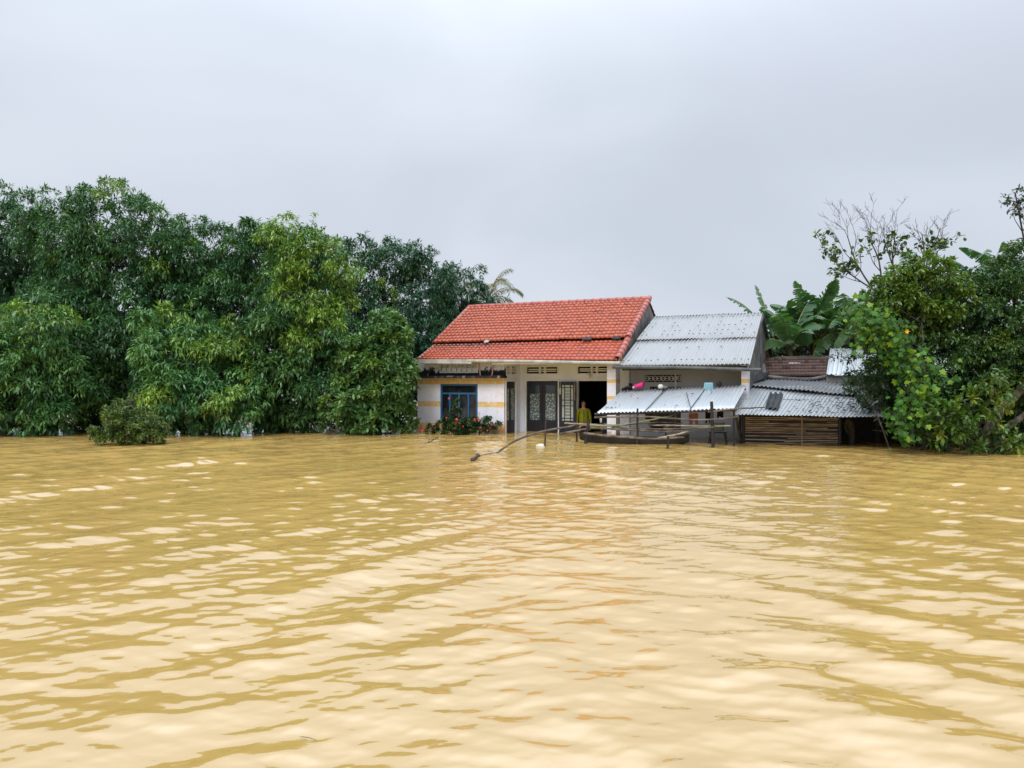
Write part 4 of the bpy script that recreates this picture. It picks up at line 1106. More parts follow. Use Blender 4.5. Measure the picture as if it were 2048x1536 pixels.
# bare tree with few leaves
def bare(name, label, base, targets, seed, leafn):
    rng = np.random.default_rng(seed); rr = random.Random(seed)
    root = empty(name, Vector((base.x, base.y, -.75)), 0, label, 'tree')
    f = MB(); tips = []
    def grow(p, q, r, lev):
        m_ = p.lerp(q, .5) + Vector((rr.gauss(0, 1), rr.gauss(0, 1), rr.gauss(0, .6))) * (q - p).length * .09
        pts = path([p, m_, q], 7)
        f.tube(pts, [max(.0035, r * (1 - .55 * i / 6)) for i in range(7)], 5)
        tips.append(q)
        if lev == 0: return
        for k in range((3, 4, 4, 4)[lev]):
            i = rr.choice((2, 3, 4, 5, 6))
            d = (q - p).normalized() + Vector((rr.gauss(0, .55), rr.gauss(0, .55), rr.gauss(.25, .4)))
            grow(pts[i], pts[i] + d.normalized() * (q - p).length * rr.uniform(.38, .6), r * (1 - .55 * i / 6) * .62, lev - 1)
    st = Vector((base.x, base.y, -.75))
    for a, b in targets:
        f.tube(path([st, st.lerp(a, .55) + Vector((rr.gauss(0, .1), 0, 0)), a], 8), [.07 - .005 * i for i in range(8)], 7)
        grow(a, a.lerp(b, .85), .030, 3)
    f.build('trunk', M['twig'], root)
    ta = np.array([list(x) for x in tips]); ta = ta[ta[:, 2] < np.quantile(ta[:, 2], .45)]; n = leafn
    c = ta[rng.integers(0, len(ta), n)] + rng.normal(size=(n, 3)) * .07
    keep = rng.random(n) < np.clip(1.25 - (c[:, 2] - c[:, 2].min()) / (np.ptp(c[:, 2]) + .01), .12, 1)
    c = c[keep]; n = len(c)
    tn = np.array([.05, .11, .03]) * rng.uniform(.6, 1.6, (n, 1)); tn = np.where(rng.random((n, 1)) < .3, np.array([.17, .24, .05]), tn)
    lf = Leafage(); lf.add(*rosettes(c, UNIT(rng.normal(size=(n, 3)) + np.array([0, 0, .8])), 3, rng, .15, .10, tn, OVAL, droop=.1)); lf.build('crown', M['leaf'], root)
    return root
bare('sparse_tree', 'nearly bare grey tree with thin upswept twigs above the banana plants', P(1770, 800, 21.6), [(P(1765, 590, 21.6), P(1730, 450, 21.4)), (P(1765, 590, 21.6), P(1668, 525, 21.3)), (P(1790, 570, 21.5), P(1790, 455, 21.4)), (P(1840, 575, 21.5), P(1845, 450, 21.4)), (P(1850, 575, 21.5), P(1882, 450, 21.3)), (P(1760, 600, 21.6), P(1685, 455, 21.7)), (P(1800, 580, 21.5), P(1765, 470, 21.6))], 51, 300)

# banana plants
def banana(name, label, base, h, leavesp, seed, group='banana plants behind the sheds'):
    rng = random.Random(seed)
    b = Vector((base.x, base.y, -.75)); top = b + Vector((rng.uniform(-.1, .1), 0, h + .75))
    root = empty(name, b, 0, label, 'banana plant', group)
    f = MB(); f.tube(path([b, b.lerp(top, .5) + Vector((.03, 0, 0)), top], 8), [.13 - .010 * i for i in range(8)], 9); f.build('stem', M['stem'], root)
    for az, el, L, wid, droop, tear, tone in leavesp:
        d = Vector((math.cos(az) * math.cos(el), math.sin(az) * math.cos(el), math.sin(el)))
        K = 30; pts = [top - Vector((0, 0, .3))]; dd = d.copy(); st = L / K
        for i in range(K):
            dd = (dd + Vector((0, 0, -droop / K * (.4 + 1.6 * i / K)))).normalized(); pts.append(pts[-1] + dd * st)
        co, fc, tn = [], [], []
        c0 = Vector((.045, .135, .065)).lerp(Vector((.15, .25, .06)), tone)
        side0 = d.cross(Vector((0, 0, 1))).normalized()
        roll = rng.uniform(-.5, .5)
        for sgn in (-1, 1):
            fold = rng.uniform(.15, .5); off = 0.0
            for i in range(3, K):
                t = (i - 3) / (K - 4)
                tan = (pts[i + 1] - pts[i]).normalized()
                s_ = (side0 * math.cos(roll) + side0.cross(tan) * math.sin(roll)); s_ = (s_ - tan * s_.dot(tan)).normalized()
                n_ = s_.cross(tan); n_ = n_ if n_.z > 0 else -n_
                if rng.random() < tear: off = rng.uniform(-.25, .7)
                ang = fold + off * .8
                out_ = s_ * sgn * math.cos(ang) - n_ * math.sin(ang) + tan * .30
                wv = wid * (math.sin(math.pi * min(1, t * .93 + .05)) ** .55) * (1 - .15 * rng.random() * tear)
                gap = st * (.12 + .5 * rng.random() if rng.random() < tear else 0)
                a0, a1 = pts[i], pts[i + 1]
                m0, m1 = a0 + out_ * wv * .55, a1 + out_ * wv * .55
                sag = Vector((0, 0, -.10 * wv))
                e0, e1 = a0 + out_ * wv + sag + tan * gap * .5, a1 + out_ * wv + sag - tan * gap * .5
                k = len(co)
                co += [a0, a1, m1, m0, e1, e0]
                fc += [(k, k + 1, k + 2, k + 3), (k + 3, k + 2, k + 4, k + 5)]
                cv = c0 * (.85 + .3 * rng.random())
                tn += [cv] * 6
        lo = np_mesh('leaf', np.array([list(x) for x in co]), np.array(fc), np.array([list(x) for x in tn]))
        l = link('leaf', lo, M['banana'], root)
        f = MB(); f.tube(pts, [.022 * (1 - .9 * i / K) + .003 for i in range(K + 1)], 5); f.build('midrib', M['greenpole'], l)
    return root
pi = math.pi
def rosb(seed, n, L=2.0, w=.36, tear=.6, el0=.5, el1=1.4, tone=.2):
    r = random.Random(seed)
    return [(2 * pi * i / n + r.uniform(-.4, .4), r.uniform(el0, el1), L * r.uniform(.75, 1.1), w * r.uniform(.85, 1.15), r.uniform(.8, 2.4), tear * r.uniform(.5, 1.5), max(0, tone + r.uniform(-.2, .3))) for i in range(n)]
banana('banana_plant', 'banana plant with torn feathery leaves just behind the metal roof', P(1552, 800, 27.5), 3.2, [(2.7, 1.12, 2.7, .22, 1.0, .95, .1), (2.3, 1.35, 2.5, .20, .8, .95, .1), (3.1, .45, 2.0, .26, 1.4, .6, .2), (.4, .5, 1.5, .3, 1.6, .5, .1), (5.0, .4, 1.5, .3, 1.8, .4, .1), (1.2, .9, 1.6, .3, 1.4, .5, 0)], 61)
banana('banana_plant', 'large banana plant with broad upright leaves between metal roof and tiled roof', P(1620, 800, 26.0), 3.5, rosb(62, 12, 2.0, .44, .6, .6, 1.45, .25), 62)
banana('banana_plant', 'smaller banana plant low between the metal roof gable and the broad leaved one', P(1578, 800, 25.2), 3.1, rosb(68, 11, 1.9, .42, .6, .5, 1.35, .15), 68)
banana('banana_plant', 'banana plant with one yellowed drooping leaf over the old tiled roof', P(1655, 800, 25.6), 3.4, rosb(63, 12, 2.0, .42, .65, .5, 1.4, .2), 63)
banana('banana_plant', 'banana plant with pale arching leaves at the edge of the vine', P(1705, 800, 25.0), 3.5, rosb(64, 12, 2.0, .42, .65, .3, 1.3, .25), 64)
banana('banana_plant', 'banana plant standing dark behind the nearly bare tree', P(1762, 800, 24.0), 3.5, rosb(65, 10, 2.0, .38, .8, .4, 1.35, .12), 65)
banana('banana_plant', 'tall banana plant over the small leaved tree, its leaves torn at the tips', P(1965, 800, 22.5), 4.7, rosb(66, 11, 1.7, .30, .9, .4, 1.3, .2), 66)
banana('banana_plant', 'banana plant with a dried brown shoot at the outer edge of the trees', P(2035, 800, 22.0), 4.8, rosb(67, 10, 1.7, .30, .9, .4, 1.3, .1), 67)
# dark shrubs between the banana stems
broad('background_shrub', 'dark leafy thicket under the banana leaves behind the old tiled roof', 'shrub', px((1560, 700, 36), (1600, 690, 40), (1640, 690, 40), (1680, 685, 36), (1720, 680, 40), (1580, 655, 26), (1650, 650, 22), (1760, 690, 50), (1545, 725, 30), Y=28.0), 36, (1620, 28.4), ((.010, .035, .024), (.03, .07, .035)), 5, .16, .05, per=7, k=7, fill=6, sp=.18, r0=.05, bark='bark', stemname='stem')

# coconut palm behind the ridge
def palm(base, top, seed):
    rr = random.Random(seed)
    root = empty('coconut_palm', Vector((base.x, base.y, -.75)), 0, 'coconut palm with thin arching fronds showing behind the red roof ridge', 'palm tree')
    f = MB(); f.tube(path([Vector((base.x, base.y, -.75)), base.lerp(top, .5), top], 8), [.16 - .008 * i for i in range(8)], 8); f.build('trunk', M['greybark'], root)
    for az, el, L in ((.15, 1.30, 1.9), (.3, .85, 1.9), (.05, .45, 1.5), (.9, 1.15, 1.9), (2.6, 1.1, 1.7), (3.0, .7, 2.1), (1.5, 1.0, 2.0), (4.2, .8, 2.0), (5.4, .9, 2.0), (2.9, .2, 1.9)):
        d = Vector((math.cos(az) * math.cos(el), math.sin(az) * math.cos(el), math.sin(el)))
        K = 34; pts = [top]; dd = d.copy()
        for i in range(K):
            dd = (dd + Vector((0, 0, -1.9 / K * (.3 + 1.5 * i / K)))).normalized(); pts.append(pts[-1] + dd * L / K)
        pos, ax = [], []
        for i in range(4, K):
            tan = (pts[i + 1] - pts[i]).normalized(); s_ = tan.cross(Vector((0, 0, 1))).normalized()
            for sg in (-1, 1):
                pos.append(list(pts[i])); ax.append(list((s_ * sg * .8 + tan * .7 + Vector((0, 0, -.45 + rr.uniform(-.2, .2)))).normalized()))
        pos, ax = np.array(pos), np.array(ax); n = len(pos)
        L_ = .62 * (1 - .5 * np.repeat(np.linspace(0, 1, n // 2), 2)); 
        co, fc = leaves(pos, ax, np.tile([0, 0, 1.0], (n, 1)) + .01, L_, np.full(n, .045), LANCE, .15)
        tn = np.tile(np.array([.13, .135, .05]) if az < 2 else np.array([.10, .11, .05]), (len(co), 1)) * np.repeat(NP.uniform(.7, 1.3, (n, 1)), 4, 0)
        l = link('frond', np_mesh('frond', co, fc, tn), M['leaf'], root)
        f = MB(); f.tube(pts, [.02 * (1 - .85 * i / K) + .002 for i in range(K + 1)], 5); f.build('midrib', M['greenpole'], l)
    return root
palm(P(972, 800, 33.5), P(976, 600, 33.5), 71)

# ------------------------------------------------------------------ boat, posts and poles by the porch
# a narrow dark boat moored behind the poles
boat = empty('rowing_boat', P(1270, 880, 20.6) * 1.0, 0, 'narrow dark wooden boat floating under the heap of poles', 'boat')
boat.location.z = 0
ba, bb = P(1160, 868, 21.0), P(1378, 872, 20.0); ba.z = bb.z = 0
bd = (bb - ba).normalized(); bn_ = Vector((-bd.y, bd.x, 0)); BL = (bb - ba).length
vs, fs2 = [], []
K = 16
for i in range(K + 1):
    t = i / K; e = (abs(2 * t - 1)) ** 2.6
    hw = .42 * (1 - e) + .06; zb = -.12 + .22 * e; zt_ = .15 + .13 * e
    c = ba.lerp(bb, t)
    for o_, zz in ((-hw, zt_), (-hw * .8, zb), (0, zb - .03), (hw * .8, zb), (hw, zt_), (hw - .03, zt_), (hw * .76, zb + .03), (0, zb), (-hw * .76, zb + .03), (-hw + .03, zt_)):
        vs.append(c + bn_ * o_ + Vector((0, 0, zz)))
for i in range(K):
    for k in range(10): fs2.append((i * 10 + k, i * 10 + (k + 1) % 10, (i + 1) * 10 + (k + 1) % 10, (i + 1) * 10 + k))
fs2 += [tuple(range(10))[::-1], tuple(K * 10 + k for k in range(10))]
f = MB(); f.add(vs, fs2); f.build('hull', M['hull'], boat)
for t in (.25, .5, .75):
    c = ba.lerp(bb, t) + Vector((0, 0, .12)); f = MB()
    f.hexa([c + bn_ * -.36 + bd * -.06, c + bn_ * -.36 + bd * .06, c + bn_ * .36 + bd * .06, c + bn_ * .36 + bd * -.06] + [x + Vector((0, 0, .025)) for x in (c + bn_ * -.36 + bd * -.06, c + bn_ * -.36 + bd * .06, c + bn_ * .36 + bd * .06, c + bn_ * .36 + bd * -.06)]); f.build('thwart', M['brownpost'], boat)

def post(x0, y0, x1, y1, Y, r, mat, label):
    a, b = P(x1, y1, Y), P(x0, y0, Y)
    d = (a - b).normalized(); a = a + d * ((a.z + .75) / max(.2, -d.z))
    f = MB(); pp = path([a, a.lerp(b, .5), b], 9, .006)
    f.tube(pp, [r * (1.08 - .012 * i + .05 * math.sin(i * 2.1)) for i in range(9)], 9)
    return tag(f.build('mooring_post', M[mat]), label, 'post', 'posts in the water by the porch')
post(1092, 838, 1089.5, 891, WY(891), .022, 'brownpost', 'thin reddish brown post beside the floating white bag')
post(1153, 850, 1153.5, 884, WY(884), .026, 'blackpost', 'short dark stake where the bent pole ends before the porch')
post(1178, 838, 1171, 888, WY(888), .040, 'blackpost', 'thick dark post leaning over the water before the person in the jacket')
post(1275, 817, 1275, 872, 19.95, .028, 'blackpost', 'square topped black post standing before the lean-to eave')
post(1423, 803, 1426, 889, 19.15, .040, 'blackpost', 'tallest and thickest black post, at the foot of the lean-to')
post(1336, 872, 1335.5, 897, WY(897), .028, 'blackpost', 'short dark stub carrying the lowest pole, nearest in the water')
post(1473, 836, 1483, 881, 20.6, .045, 'pole', 'pale grey slanting prop beside the bamboo wall')
post(1203, 832, 1204, 860, 20.9, .022, 'brownpost', 'thin brown stake under the left end of the top rail')

def pole(pts, r, mat, label, taper=.75, kind='pole'):
    w_ = [P(*q) for q in pts]
    n = 16
    f = MB(); pp = path(w_, n, .006) if len(w_) > 2 else path([w_[0], w_[0].lerp(w_[1], .5) + Vector((0, 0, -.015)), w_[1]], n, .006)
    r *= .82; f.tube(pp, [r * (1 - (1 - taper) * i / (n - 1)) * (1.10 if i % 4 == 0 else 1) for i in range(n)], 7)
    return tag(f.build('wooden_pole' if mat != 'greenpole' else 'bamboo_pole', M[mat], smooth=True), label, kind, 'poles heaped by the porch')
pole([(994, 906, WY(906)), (1030, 882, 18.4), (1075, 865, 19.2), (1115, 857, 19.9), (1140, 853, 20.4), (1156, 847, 20.6)], .032, 'pole', 'long bent pole arching out of the water to the short stake', .9)
pole([(1120, 868, 20.2), (1150, 862, 20.3), (1180, 857, 20.4), (1195, 856, 20.5)], .036, 'pole', 'short grey pole under the bent one, cut end outward')
pole([(1189, 835, 20.3), (1275, 833, 19.87), (1345, 837, 19.5), (1405, 840, 19.1), (1477, 834, 18.95)], .030, 'pole', 'long top rail tied across the black posts')
pole([(1240, 851, 20.2), (1290, 842, 20.1), (1346, 831, 20.0)], .026, 'greenpole', 'yellowish bamboo pole rising steeply out of the heap')
pole([(1129, 846.5, 20.6), (1180, 849, 20.5), (1245, 850, 20.3)], .026, 'palepole', 'thin pale pole crossing before the legs of the person in the jacket')
pole([(1177, 851, 20.4), (1215, 852, 20.3), (1256, 850, 20.2)], .030, 'greenpole', 'short green bamboo pole lying level on the heap')
pole([(1243, 849, 20.3), (1300, 846, 20.2), (1350, 845, 20.1)], .028, 'pole', 'grey pole lying level behind the yellowish bamboo')
pole([(1181, 855, 20.2), (1276, 861, 20.0), (1377, 865, 19.6)], .036, 'pole', 'stout pole sloping from the leaning post along the boat rim')
pole([(1223, 854, 20.3), (1300, 859, 20.0), (1391, 864, 19.7)], .032, 'pole', 'dark pole sloping between the boat rim and the level poles')
pole([(1255, 857, 20.3), (1340, 858, 19.7), (1427, 854.5, 19.06)], .032, 'pole', 'bowed pole whose end rests on the tallest black post')
pole([(1296, 850, 20.3), (1380, 852, 19.6), (1461, 851.6, 19.1)], .030, 'palepole', 'pale straight pole reaching past the tallest black post')
pole([(1326, 856, 20.1), (1346, 850, 20.1), (1366, 845.5, 20.1)], .022, 'pole', 'short thin stick propped up at a slant in the heap')
pole([(1168, 866, 20.1), (1210, 871, 19.7), (1260, 875, 19.3), (1310, 877.5, 18.9), (1368, 874.5, 18.9)], .038, 'pole', 'lowest bowed pole just above the water before the boat')
pole([(1316, 877, 19.0), (1345, 871, 19.2), (1378, 863, 19.5)], .034, 'palepole', 'pale pole rising from the stub to the sloping poles')
pole([(1416, 824, 19.2), (1467, 818, 18.95), (1529, 814.5, 19.9)], .028, 'pole', 'straight pole lying over both lean-to and shed roof, ending at the dark sheet')
# rope and float at the end of the bent pole
f = MB(); f.tube([P(x, y, WY(y)) + Vector((0, 0, .015)) for x, y in ((994, 906), (985, 907.5), (975, 909), (965, 911), (957, 913))], .009, 5); tag(f.build('rope', M['pole']), 'thin rope trailing on the water from the bent pole', 'rope')
f = MB(); a, b = P(944, 923, WY(923)), P(957, 912, WY(912)); a.z = b.z = .02
f.tube([a, a.lerp(b, .12), a.lerp(b, .3), a.lerp(b, .7), a.lerp(b, .88), b], [.03, .055, .03, .028, .055, .03], 8); tag(f.build('wooden_float', M['brownpost']), 'small reddish wooden float at the end of the rope', 'float')
f = MB(); a = P(868, 884, WY(884)); a.z = -.02
f.tube(path([P(850, 888, WY(888)) * 1.0, a + Vector((-.05, 0, .06)), a + Vector((.12, .1, .16))], 6), [.02, .018, .014, .012, .009, .006], 5); f.tube([a + Vector((-.16, -.05, .02)), a + Vector((-.12, 0, .10))], .008, 5); f.tube([a + Vector((.15, -.02, -.02)), a + Vector((.18, -.02, .09)), a + Vector((.24, -.02, .02))], .006, 5); f.tube([a + Vector((.30, .1, -.02)), a + Vector((.34, .1, .12))], .006, 5)
tag(f.build('driftwood', M['blackpost']), 'small forked driftwood twig on the water before the flowering shrub', 'twig')
f = MB(); f.tube(path([P(600, 1478, WY(1478)) + Vector((0, 0, .01)), P(615, 1480, WY(1480)) + Vector((0, 0, .012)), P(634, 1485, WY(1485)) + Vector((0, 0, .01))], 6, .002), [.001, .0016, .0016, .0015, .0012, .0008], 5)
tag(f.build('floating_twig', M['twig']), 'hair thin twig floating alone in the nearest water', 'twig')
# floating bag
def blob(c, rx, ry, rz, seed, n=14, m=9, amp=.18, bottom=None):
    rr = np.random.default_rng(seed); ph = rr.uniform(0, 6, 6); f = MB(); vs, fs = [], []
    for j in range(m + 1):
        th = math.pi * j / m
        for i in range(n):
            q = 2 * math.pi * i / n
            k = 1 + amp * (math.sin(2 * q + ph[0] + th) + .7 * math.sin(3 * q + ph[1] - 2 * th) + .5 * math.sin(5 * th + ph[2] + q)) * math.sin(th)
            z = c.z + rz * math.cos(th) * k
            if bottom is not None: z = max(z, bottom)
            vs.append((c.x + rx * math.sin(th) * math.cos(q) * k, c.y + ry * math.sin(th) * math.sin(q) * k, z))
    for j in range(m):
        for i in range(n): fs.append((j * n + i, j * n + (i + 1) % n, (j + 1) * n + (i + 1) % n, (j + 1) * n + i))
    return f.add(vs, fs)
c = P(1081, 893, WY(894)); c.z = .02
tag(blob(c, .095, .07, .062, 3, amp=.16).build('plastic_bag', M['white'], smooth=True), 'crumpled white plastic bag floating at the thin brown post', 'bag')
for i, (x, y, mt, lab) in enumerate(((1262, 881, 'greyplastic', 'grey bottle drifting at the edge of the boat'), (1291, 882, 'white', 'small white scrap drifting before the boat'), (1306, 882, 'aqua', 'pale blue green bottle drifting before the boat'))):
    a = P(x, y, WY(y + 1)); a.z = .015; f = MB(); d = Vector((.9, .25, 0)).normalized()
    f.tube([a - d * .09, a - d * .085, a + d * .05, a + d * .08, a + d * .085, a + d * .11], [.012, .03, .03, .014, .012, .012], 9); tag(f.build('bottle', M[mt]), lab, 'bottle', 'bottles drifting by the boat')

# things on the lean-to roof
def on(a, b, h=.02): return LT(a, b, h)
c = on(.155, .93, .05)
f = MB(); f.lathe([(.0, -.02), (.05, -.02), (.10, .02), (.135, .10), (.15, .17), (.155, .175), (.16, .18), (.145, .182)], lambda x, y, z: c + U * (z * 1.5 - .12) + D * x * .75 + Vector((0, 0, .08 + y * .56 + z * .33)), 18)
pk = f.build('bucket', M['pink'], smooth=True); tag(pk, 'bright pink plastic bucket tipped on its side on the lean-to roof', 'bucket')
f = MB(); cc2 = c + U * -.13 + Vector((0, -.02, .06)); f.add(blob(cc2, .05, .04, .035, 4, amp=.1).v, blob(cc2, .05, .04, .035, 4, amp=.1).f); tag(f.build('plastic_cup', M['white'], smooth=True), 'small white cup lying at the mouth of the pink bucket', 'cup')
c = on(.335, .96, .02)
f = MB(); f.lathe([(.04, 0), (.075, .025), (.085, .07), (.068, .12), (.04, .135)], lambda x, y, z: c + Vector((x, y, z)), 14); tag(f.build('pot', M['white'], smooth=True), 'round white pot standing at the upper edge of the lean-to roof', 'pot')
f = MB(); f.add(blob(c + U * .13 + Vector((0, 0, .04)), .07, .06, .05, 8).v, blob(c + U * .13 + Vector((0, 0, .04)), .07, .06, .05, 8).f); tag(f.build('stone', M['cement']), 'dark stone weighing the lean-to sheet beside the white pot', 'stone')
c = on(.725, .90, .02)
f = MB(); X = U; Yv = D
def cbox(mb, c, a0, a1, b0, b1, z0, z1, flare=0.0):
    mb.hexa([c + X * a0 + Yv * b0 + Vector((0, 0, z0)), c + X * a1 + Yv * b0 + Vector((0, 0, z0)), c + X * a1 + Yv * b1 + Vector((0, 0, z0)), c + X * a0 + Yv * b1 + Vector((0, 0, z0)), c + X * (a0 + flare) + Yv * (b0 + flare) + Vector((0, 0, z1)), c + X * (a1 - flare) + Yv * (b0 + flare) + Vector((0, 0, z1)), c + X * (a1 - flare) + Yv * (b1 - flare) + Vector((0, 0, z1)), c + X * (a0 + flare) + Yv * (b1 - flare) + Vector((0, 0, z1))])
cbox(f, c, -.135, .135, -.09, .11, -.03, .16, .022); cbox(f, c, -.148, .148, -.105, .122, -.045, -.012)
for k in range(4): cbox(f, c, -.12 + k * .068, -.085 + k * .068, -.100, -.08, .0, .12)
tag(f.build('basket', M['aqua']), 'pale blue plastic basket turned upside down on the lean-to roof', 'basket')
c = on(.80, .96, .05); tag(blob(c + Vector((0, 0, .04)), .075, .06, .07, 9).build('stone', M['blackpost']), 'dark lump beside the blue basket on the lean-to roof', 'stone')
c = on(.055, .97, .02)
f = MB()
for k, (dx, dz, s) in enumerate(((-.08, .03, .07), (.0, .06, .09), (.10, .08, .075), (-.14, .02, .05))):
    f2 = blob(c + U * dx + Vector((0, 0, dz)), s, s * .7, s * .6, 20 + k); f.add(f2.v, f2.f)
tag(f.build('rag_bundle', M['darkcloth']), 'bundle of black rags at the upper corner of the lean-to roof', 'rags')
def leafscrap(name, c, s, mat, lab, n=5, cat='leaf'):
    f = MB(); rr = random.Random(int(s * 1000) + n)
    for k in range(n):
        q = k / n * 6.28; a = c + U * (k / (n - 1) - .5) * s + D * .3 * s * math.sin(3 * q); e = s * .16
        f.add([a - U * e, a - D * e * .6 + Vector((0, 0, .012)), a + U * e, a + D * e * .8 + Vector((0, 0, .02))], [(0, 1, 2, 3)])
    return tag(f.build(name, mat), lab, cat)
leafscrap('dead_leaf', on(.075, .17, .03), .26, M['blackrubber'], 'curled black leaf near the lower left corner of the lean-to roof')
leafscrap('plastic_scrap', on(.53, .60, .03), .20, M['white'], 'pale scrap of plastic in the middle of the lean-to roof', 5, 'plastic')
f = MB(); f.tube([on(.575, .72, .03), on(.64, .35, .035), on(.70, .02, .03), on(.715, -.06, -.02)], .010, 5); tag(f.build('stick', M['blackpost']), 'thin dark stick lying aslant on the lean-to roof', 'stick')
# dark fibre cement sheet on the shed roof
R_c = [RT(.155, .10, .05), RT(.275, .09, .05), RT(.295, .78, .05), RT(.175, .80, .05)]
R_c = [P(1530, 818, 19.75) , P(1556, 821, 19.55), P(1567, 789, 20.95), P(1540, 788, 21.1)]
R_c = [x + Vector((0, 0, .04)) for x in R_c]
fo_ = sheet(R_c, 3 * 10, 4, 2.6, .035, M['fibro'], 'corrugated_sheet', None, thick=.012, ph=1.0)
tag(centre(fo_), 'short dark corrugated sheet lying on the bright shed roof', 'sheet')
# leaf litter
def litter(name, fn, n, seed, amin, amax, bmin, bmax, label, bias=None):
    rr = random.Random(seed); f = MB()
    for k in range(n):
        a = amin + (amax - amin) * (rr.random() ** (bias or 1)); b = rr.uniform(bmin, bmax)
        c = fn(a, b, .03); e = rr.uniform(.025, .065); q = rr.uniform(0, 6.28)
        d1 = (U * math.cos(q) + D * math.sin(q)); d2 = (D * math.cos(q) - U * math.sin(q))
        lift = Vector((0, 0, .0)); dz = lambda v: Vector((0, 0, .27 * v.dot(D)))
        f.add([c - d1 * e + dz(-d1 * e), c - d2 * e * .4 + Vector((0, 0, .015)), c + d1 * e + dz(d1 * e), c + d2 * e * .4 + Vector((0, 0, .02))], [(0, 1, 2, 3)])
    return tag(f.build(name, M['deadleaf']), label, 'leaves', kind='stuff')
litter('fallen_leaves', RT, 340, 5, .30, .92, .05, .75, 'dead leaves scattered over the bright shed roof under the tree', .55)
litter('fallen_leaves', LT, 15, 6, .05, .95, .08, .9, 'few dead leaves on the wet lean-to roof')

# hanging clothes under the lean-to eave
def cloth(x0, x1, y0, y1, Y, mat, name, label, seed, taper=.1, notch=True):
    rr = random.Random(seed); nx, ny = 12, 10; vs, fs = [], []
    for j in range(ny + 1):
        tb = j / ny
        for i in range(nx + 1):
            ta = i / nx; x = x0 + (x1 - x0) * (ta * (1 - taper * tb) + taper * tb * .5); y = y0 + (y1 - y0) * tb * (1 + .06 * math.sin(ta * 7 + seed))
            p = P(x, y, Y); p.y += .03 * math.sin(ta * 13 + seed) * (.3 + tb); vs.append(p)
    for j in range(ny):
        for i in range(nx):
            if notch and 4 <= i <= 7 and j > 7: continue
            fs.append((j * (nx + 1) + i, j * (nx + 1) + i + 1, (j + 1) * (nx + 1) + i + 1, (j + 1) * (nx + 1) + i))
    k = len(vs); vs += [v + Vector((0, .012, 0)) for v in vs]; fs += [tuple(k + q for q in f_[::-1]) for f_ in fs]
    f = MB(); f.add(vs, fs); return tag(f.build(name, mat, smooth=True), label, 'clothes', 'clothes hanging under the lean-to')
cloth(1378, 1397, 826, 848, 20.7, M['pinkcloth'], 'hanging_shirt', 'faded pink garment hanging under the lean-to eave', 1)
cloth(1411, 1421, 824, 846, 20.6, M['darkcloth'], 'hanging_shirt', 'narrow black garment hanging beside the tallest post', 2)
cloth(1434, 1447, 823, 836, 20.5, M['darkcloth'], 'hanging_shirt', 'short black garment hanging past the tallest post', 3)
cloth(1290, 1303, 826, 842, 20.9, M['brownpost'], 'hanging_shirt', 'brown garment hanging behind the square topped post', 4)
cloth(1199, 1204, 836, 845, 20.7, M['white'], 'hanging_rag', 'small white rag hanging from the top rail end', 5, .3, False)
# plastic bin, trestle legs and net
f = MB(); c = P(1436, 862, 20.6); cbox(f, c, -.14, .14, -.10, .10, 0, .20, -.015); cbox(f, c, -.165, .165, -.125, .125, .19, .215)
tag(f.build('plastic_bin', M['greyplastic']), 'grey plastic bin behind the tallest black post', 'bin')
f = MB(); c = P(1436, 864, 20.6)
for sx in (-1, 1):
    for sy in (-1, 1): f.tube([c + U * .18 * sx + D * .10 * sy, Vector((c.x, c.y, -.75)) + U * .34 * sx + D * .16 * sy], .016, 6)
f.hexa([c + U * -.22 + D * -.14, c + U * .22 + D * -.14, c + U * .22 + D * .14, c + U * -.22 + D * .14] + [x + Vector((0, 0, -.025)) for x in (c + U * -.22 + D * -.14, c + U * .22 + D * -.14, c + U * .22 + D * .14, c + U * -.22 + D * .14)])
tag(f.build('trestle', M['blackpost']), 'dark trestle with splayed legs carrying the grey bin', 'trestle')
f = MB(); f.tube(path([P(1691, 842, 20.15), P(1700, 850, 20.1), P(1704, 870, 20.1), P(1701, 889, 20.1) - Vector((0, 0, .1))], 10, .01), [.13, .14, .13, .11, .10, .085, .08, .075, .07, .06], 9); f.tube(path([P(1688, 846, 20.1), P(1693, 860, 20.05), P(1698, 870, 20.1)], 6), [.03, .03, .035, .04, .03, .02], 6)
tag(f.build('fishing_net', M['net'], smooth=True), 'bundled grey fishing net hanging at the end of the bamboo wall', 'net')

# ------------------------------------------------------------------ people
def skin_mesh(V, Ed, name, mat, parent, lev=2):
    """V: [(x,y,z,rx,ry)]; grow one continuous surface round the edges"""
    me = bpy.data.meshes.new(name); me.from_pydata([v[:3] for v in V], Ed, [])
    o = bpy.data.objects.new(name, me); COL.objects.link(o)
    sk = o.modifiers.new('skin', 'SKIN'); sk.use_smooth_shade = True
    if not me.skin_vertices: 
        bpy.context.view_layer.objects.active = o
    for i, v in enumerate(V):
        d = me.skin_vertices[0].data[i]; d.radius = (v[3], v[4]); d.use_root = (i == 0)
    ss = o.modifiers.new('sub', 'SUBSURF'); ss.levels = lev; ss.render_levels = lev
    dg = bpy.context.evaluated_depsgraph_get(); dg.update()
    m2 = bpy.data.meshes.new_from_object(o.evaluated_get(dg)); m2.name = name
    bpy.data.objects.remove(o); 
    r = link(name, m2, mat, parent, True, local=True)
    return r
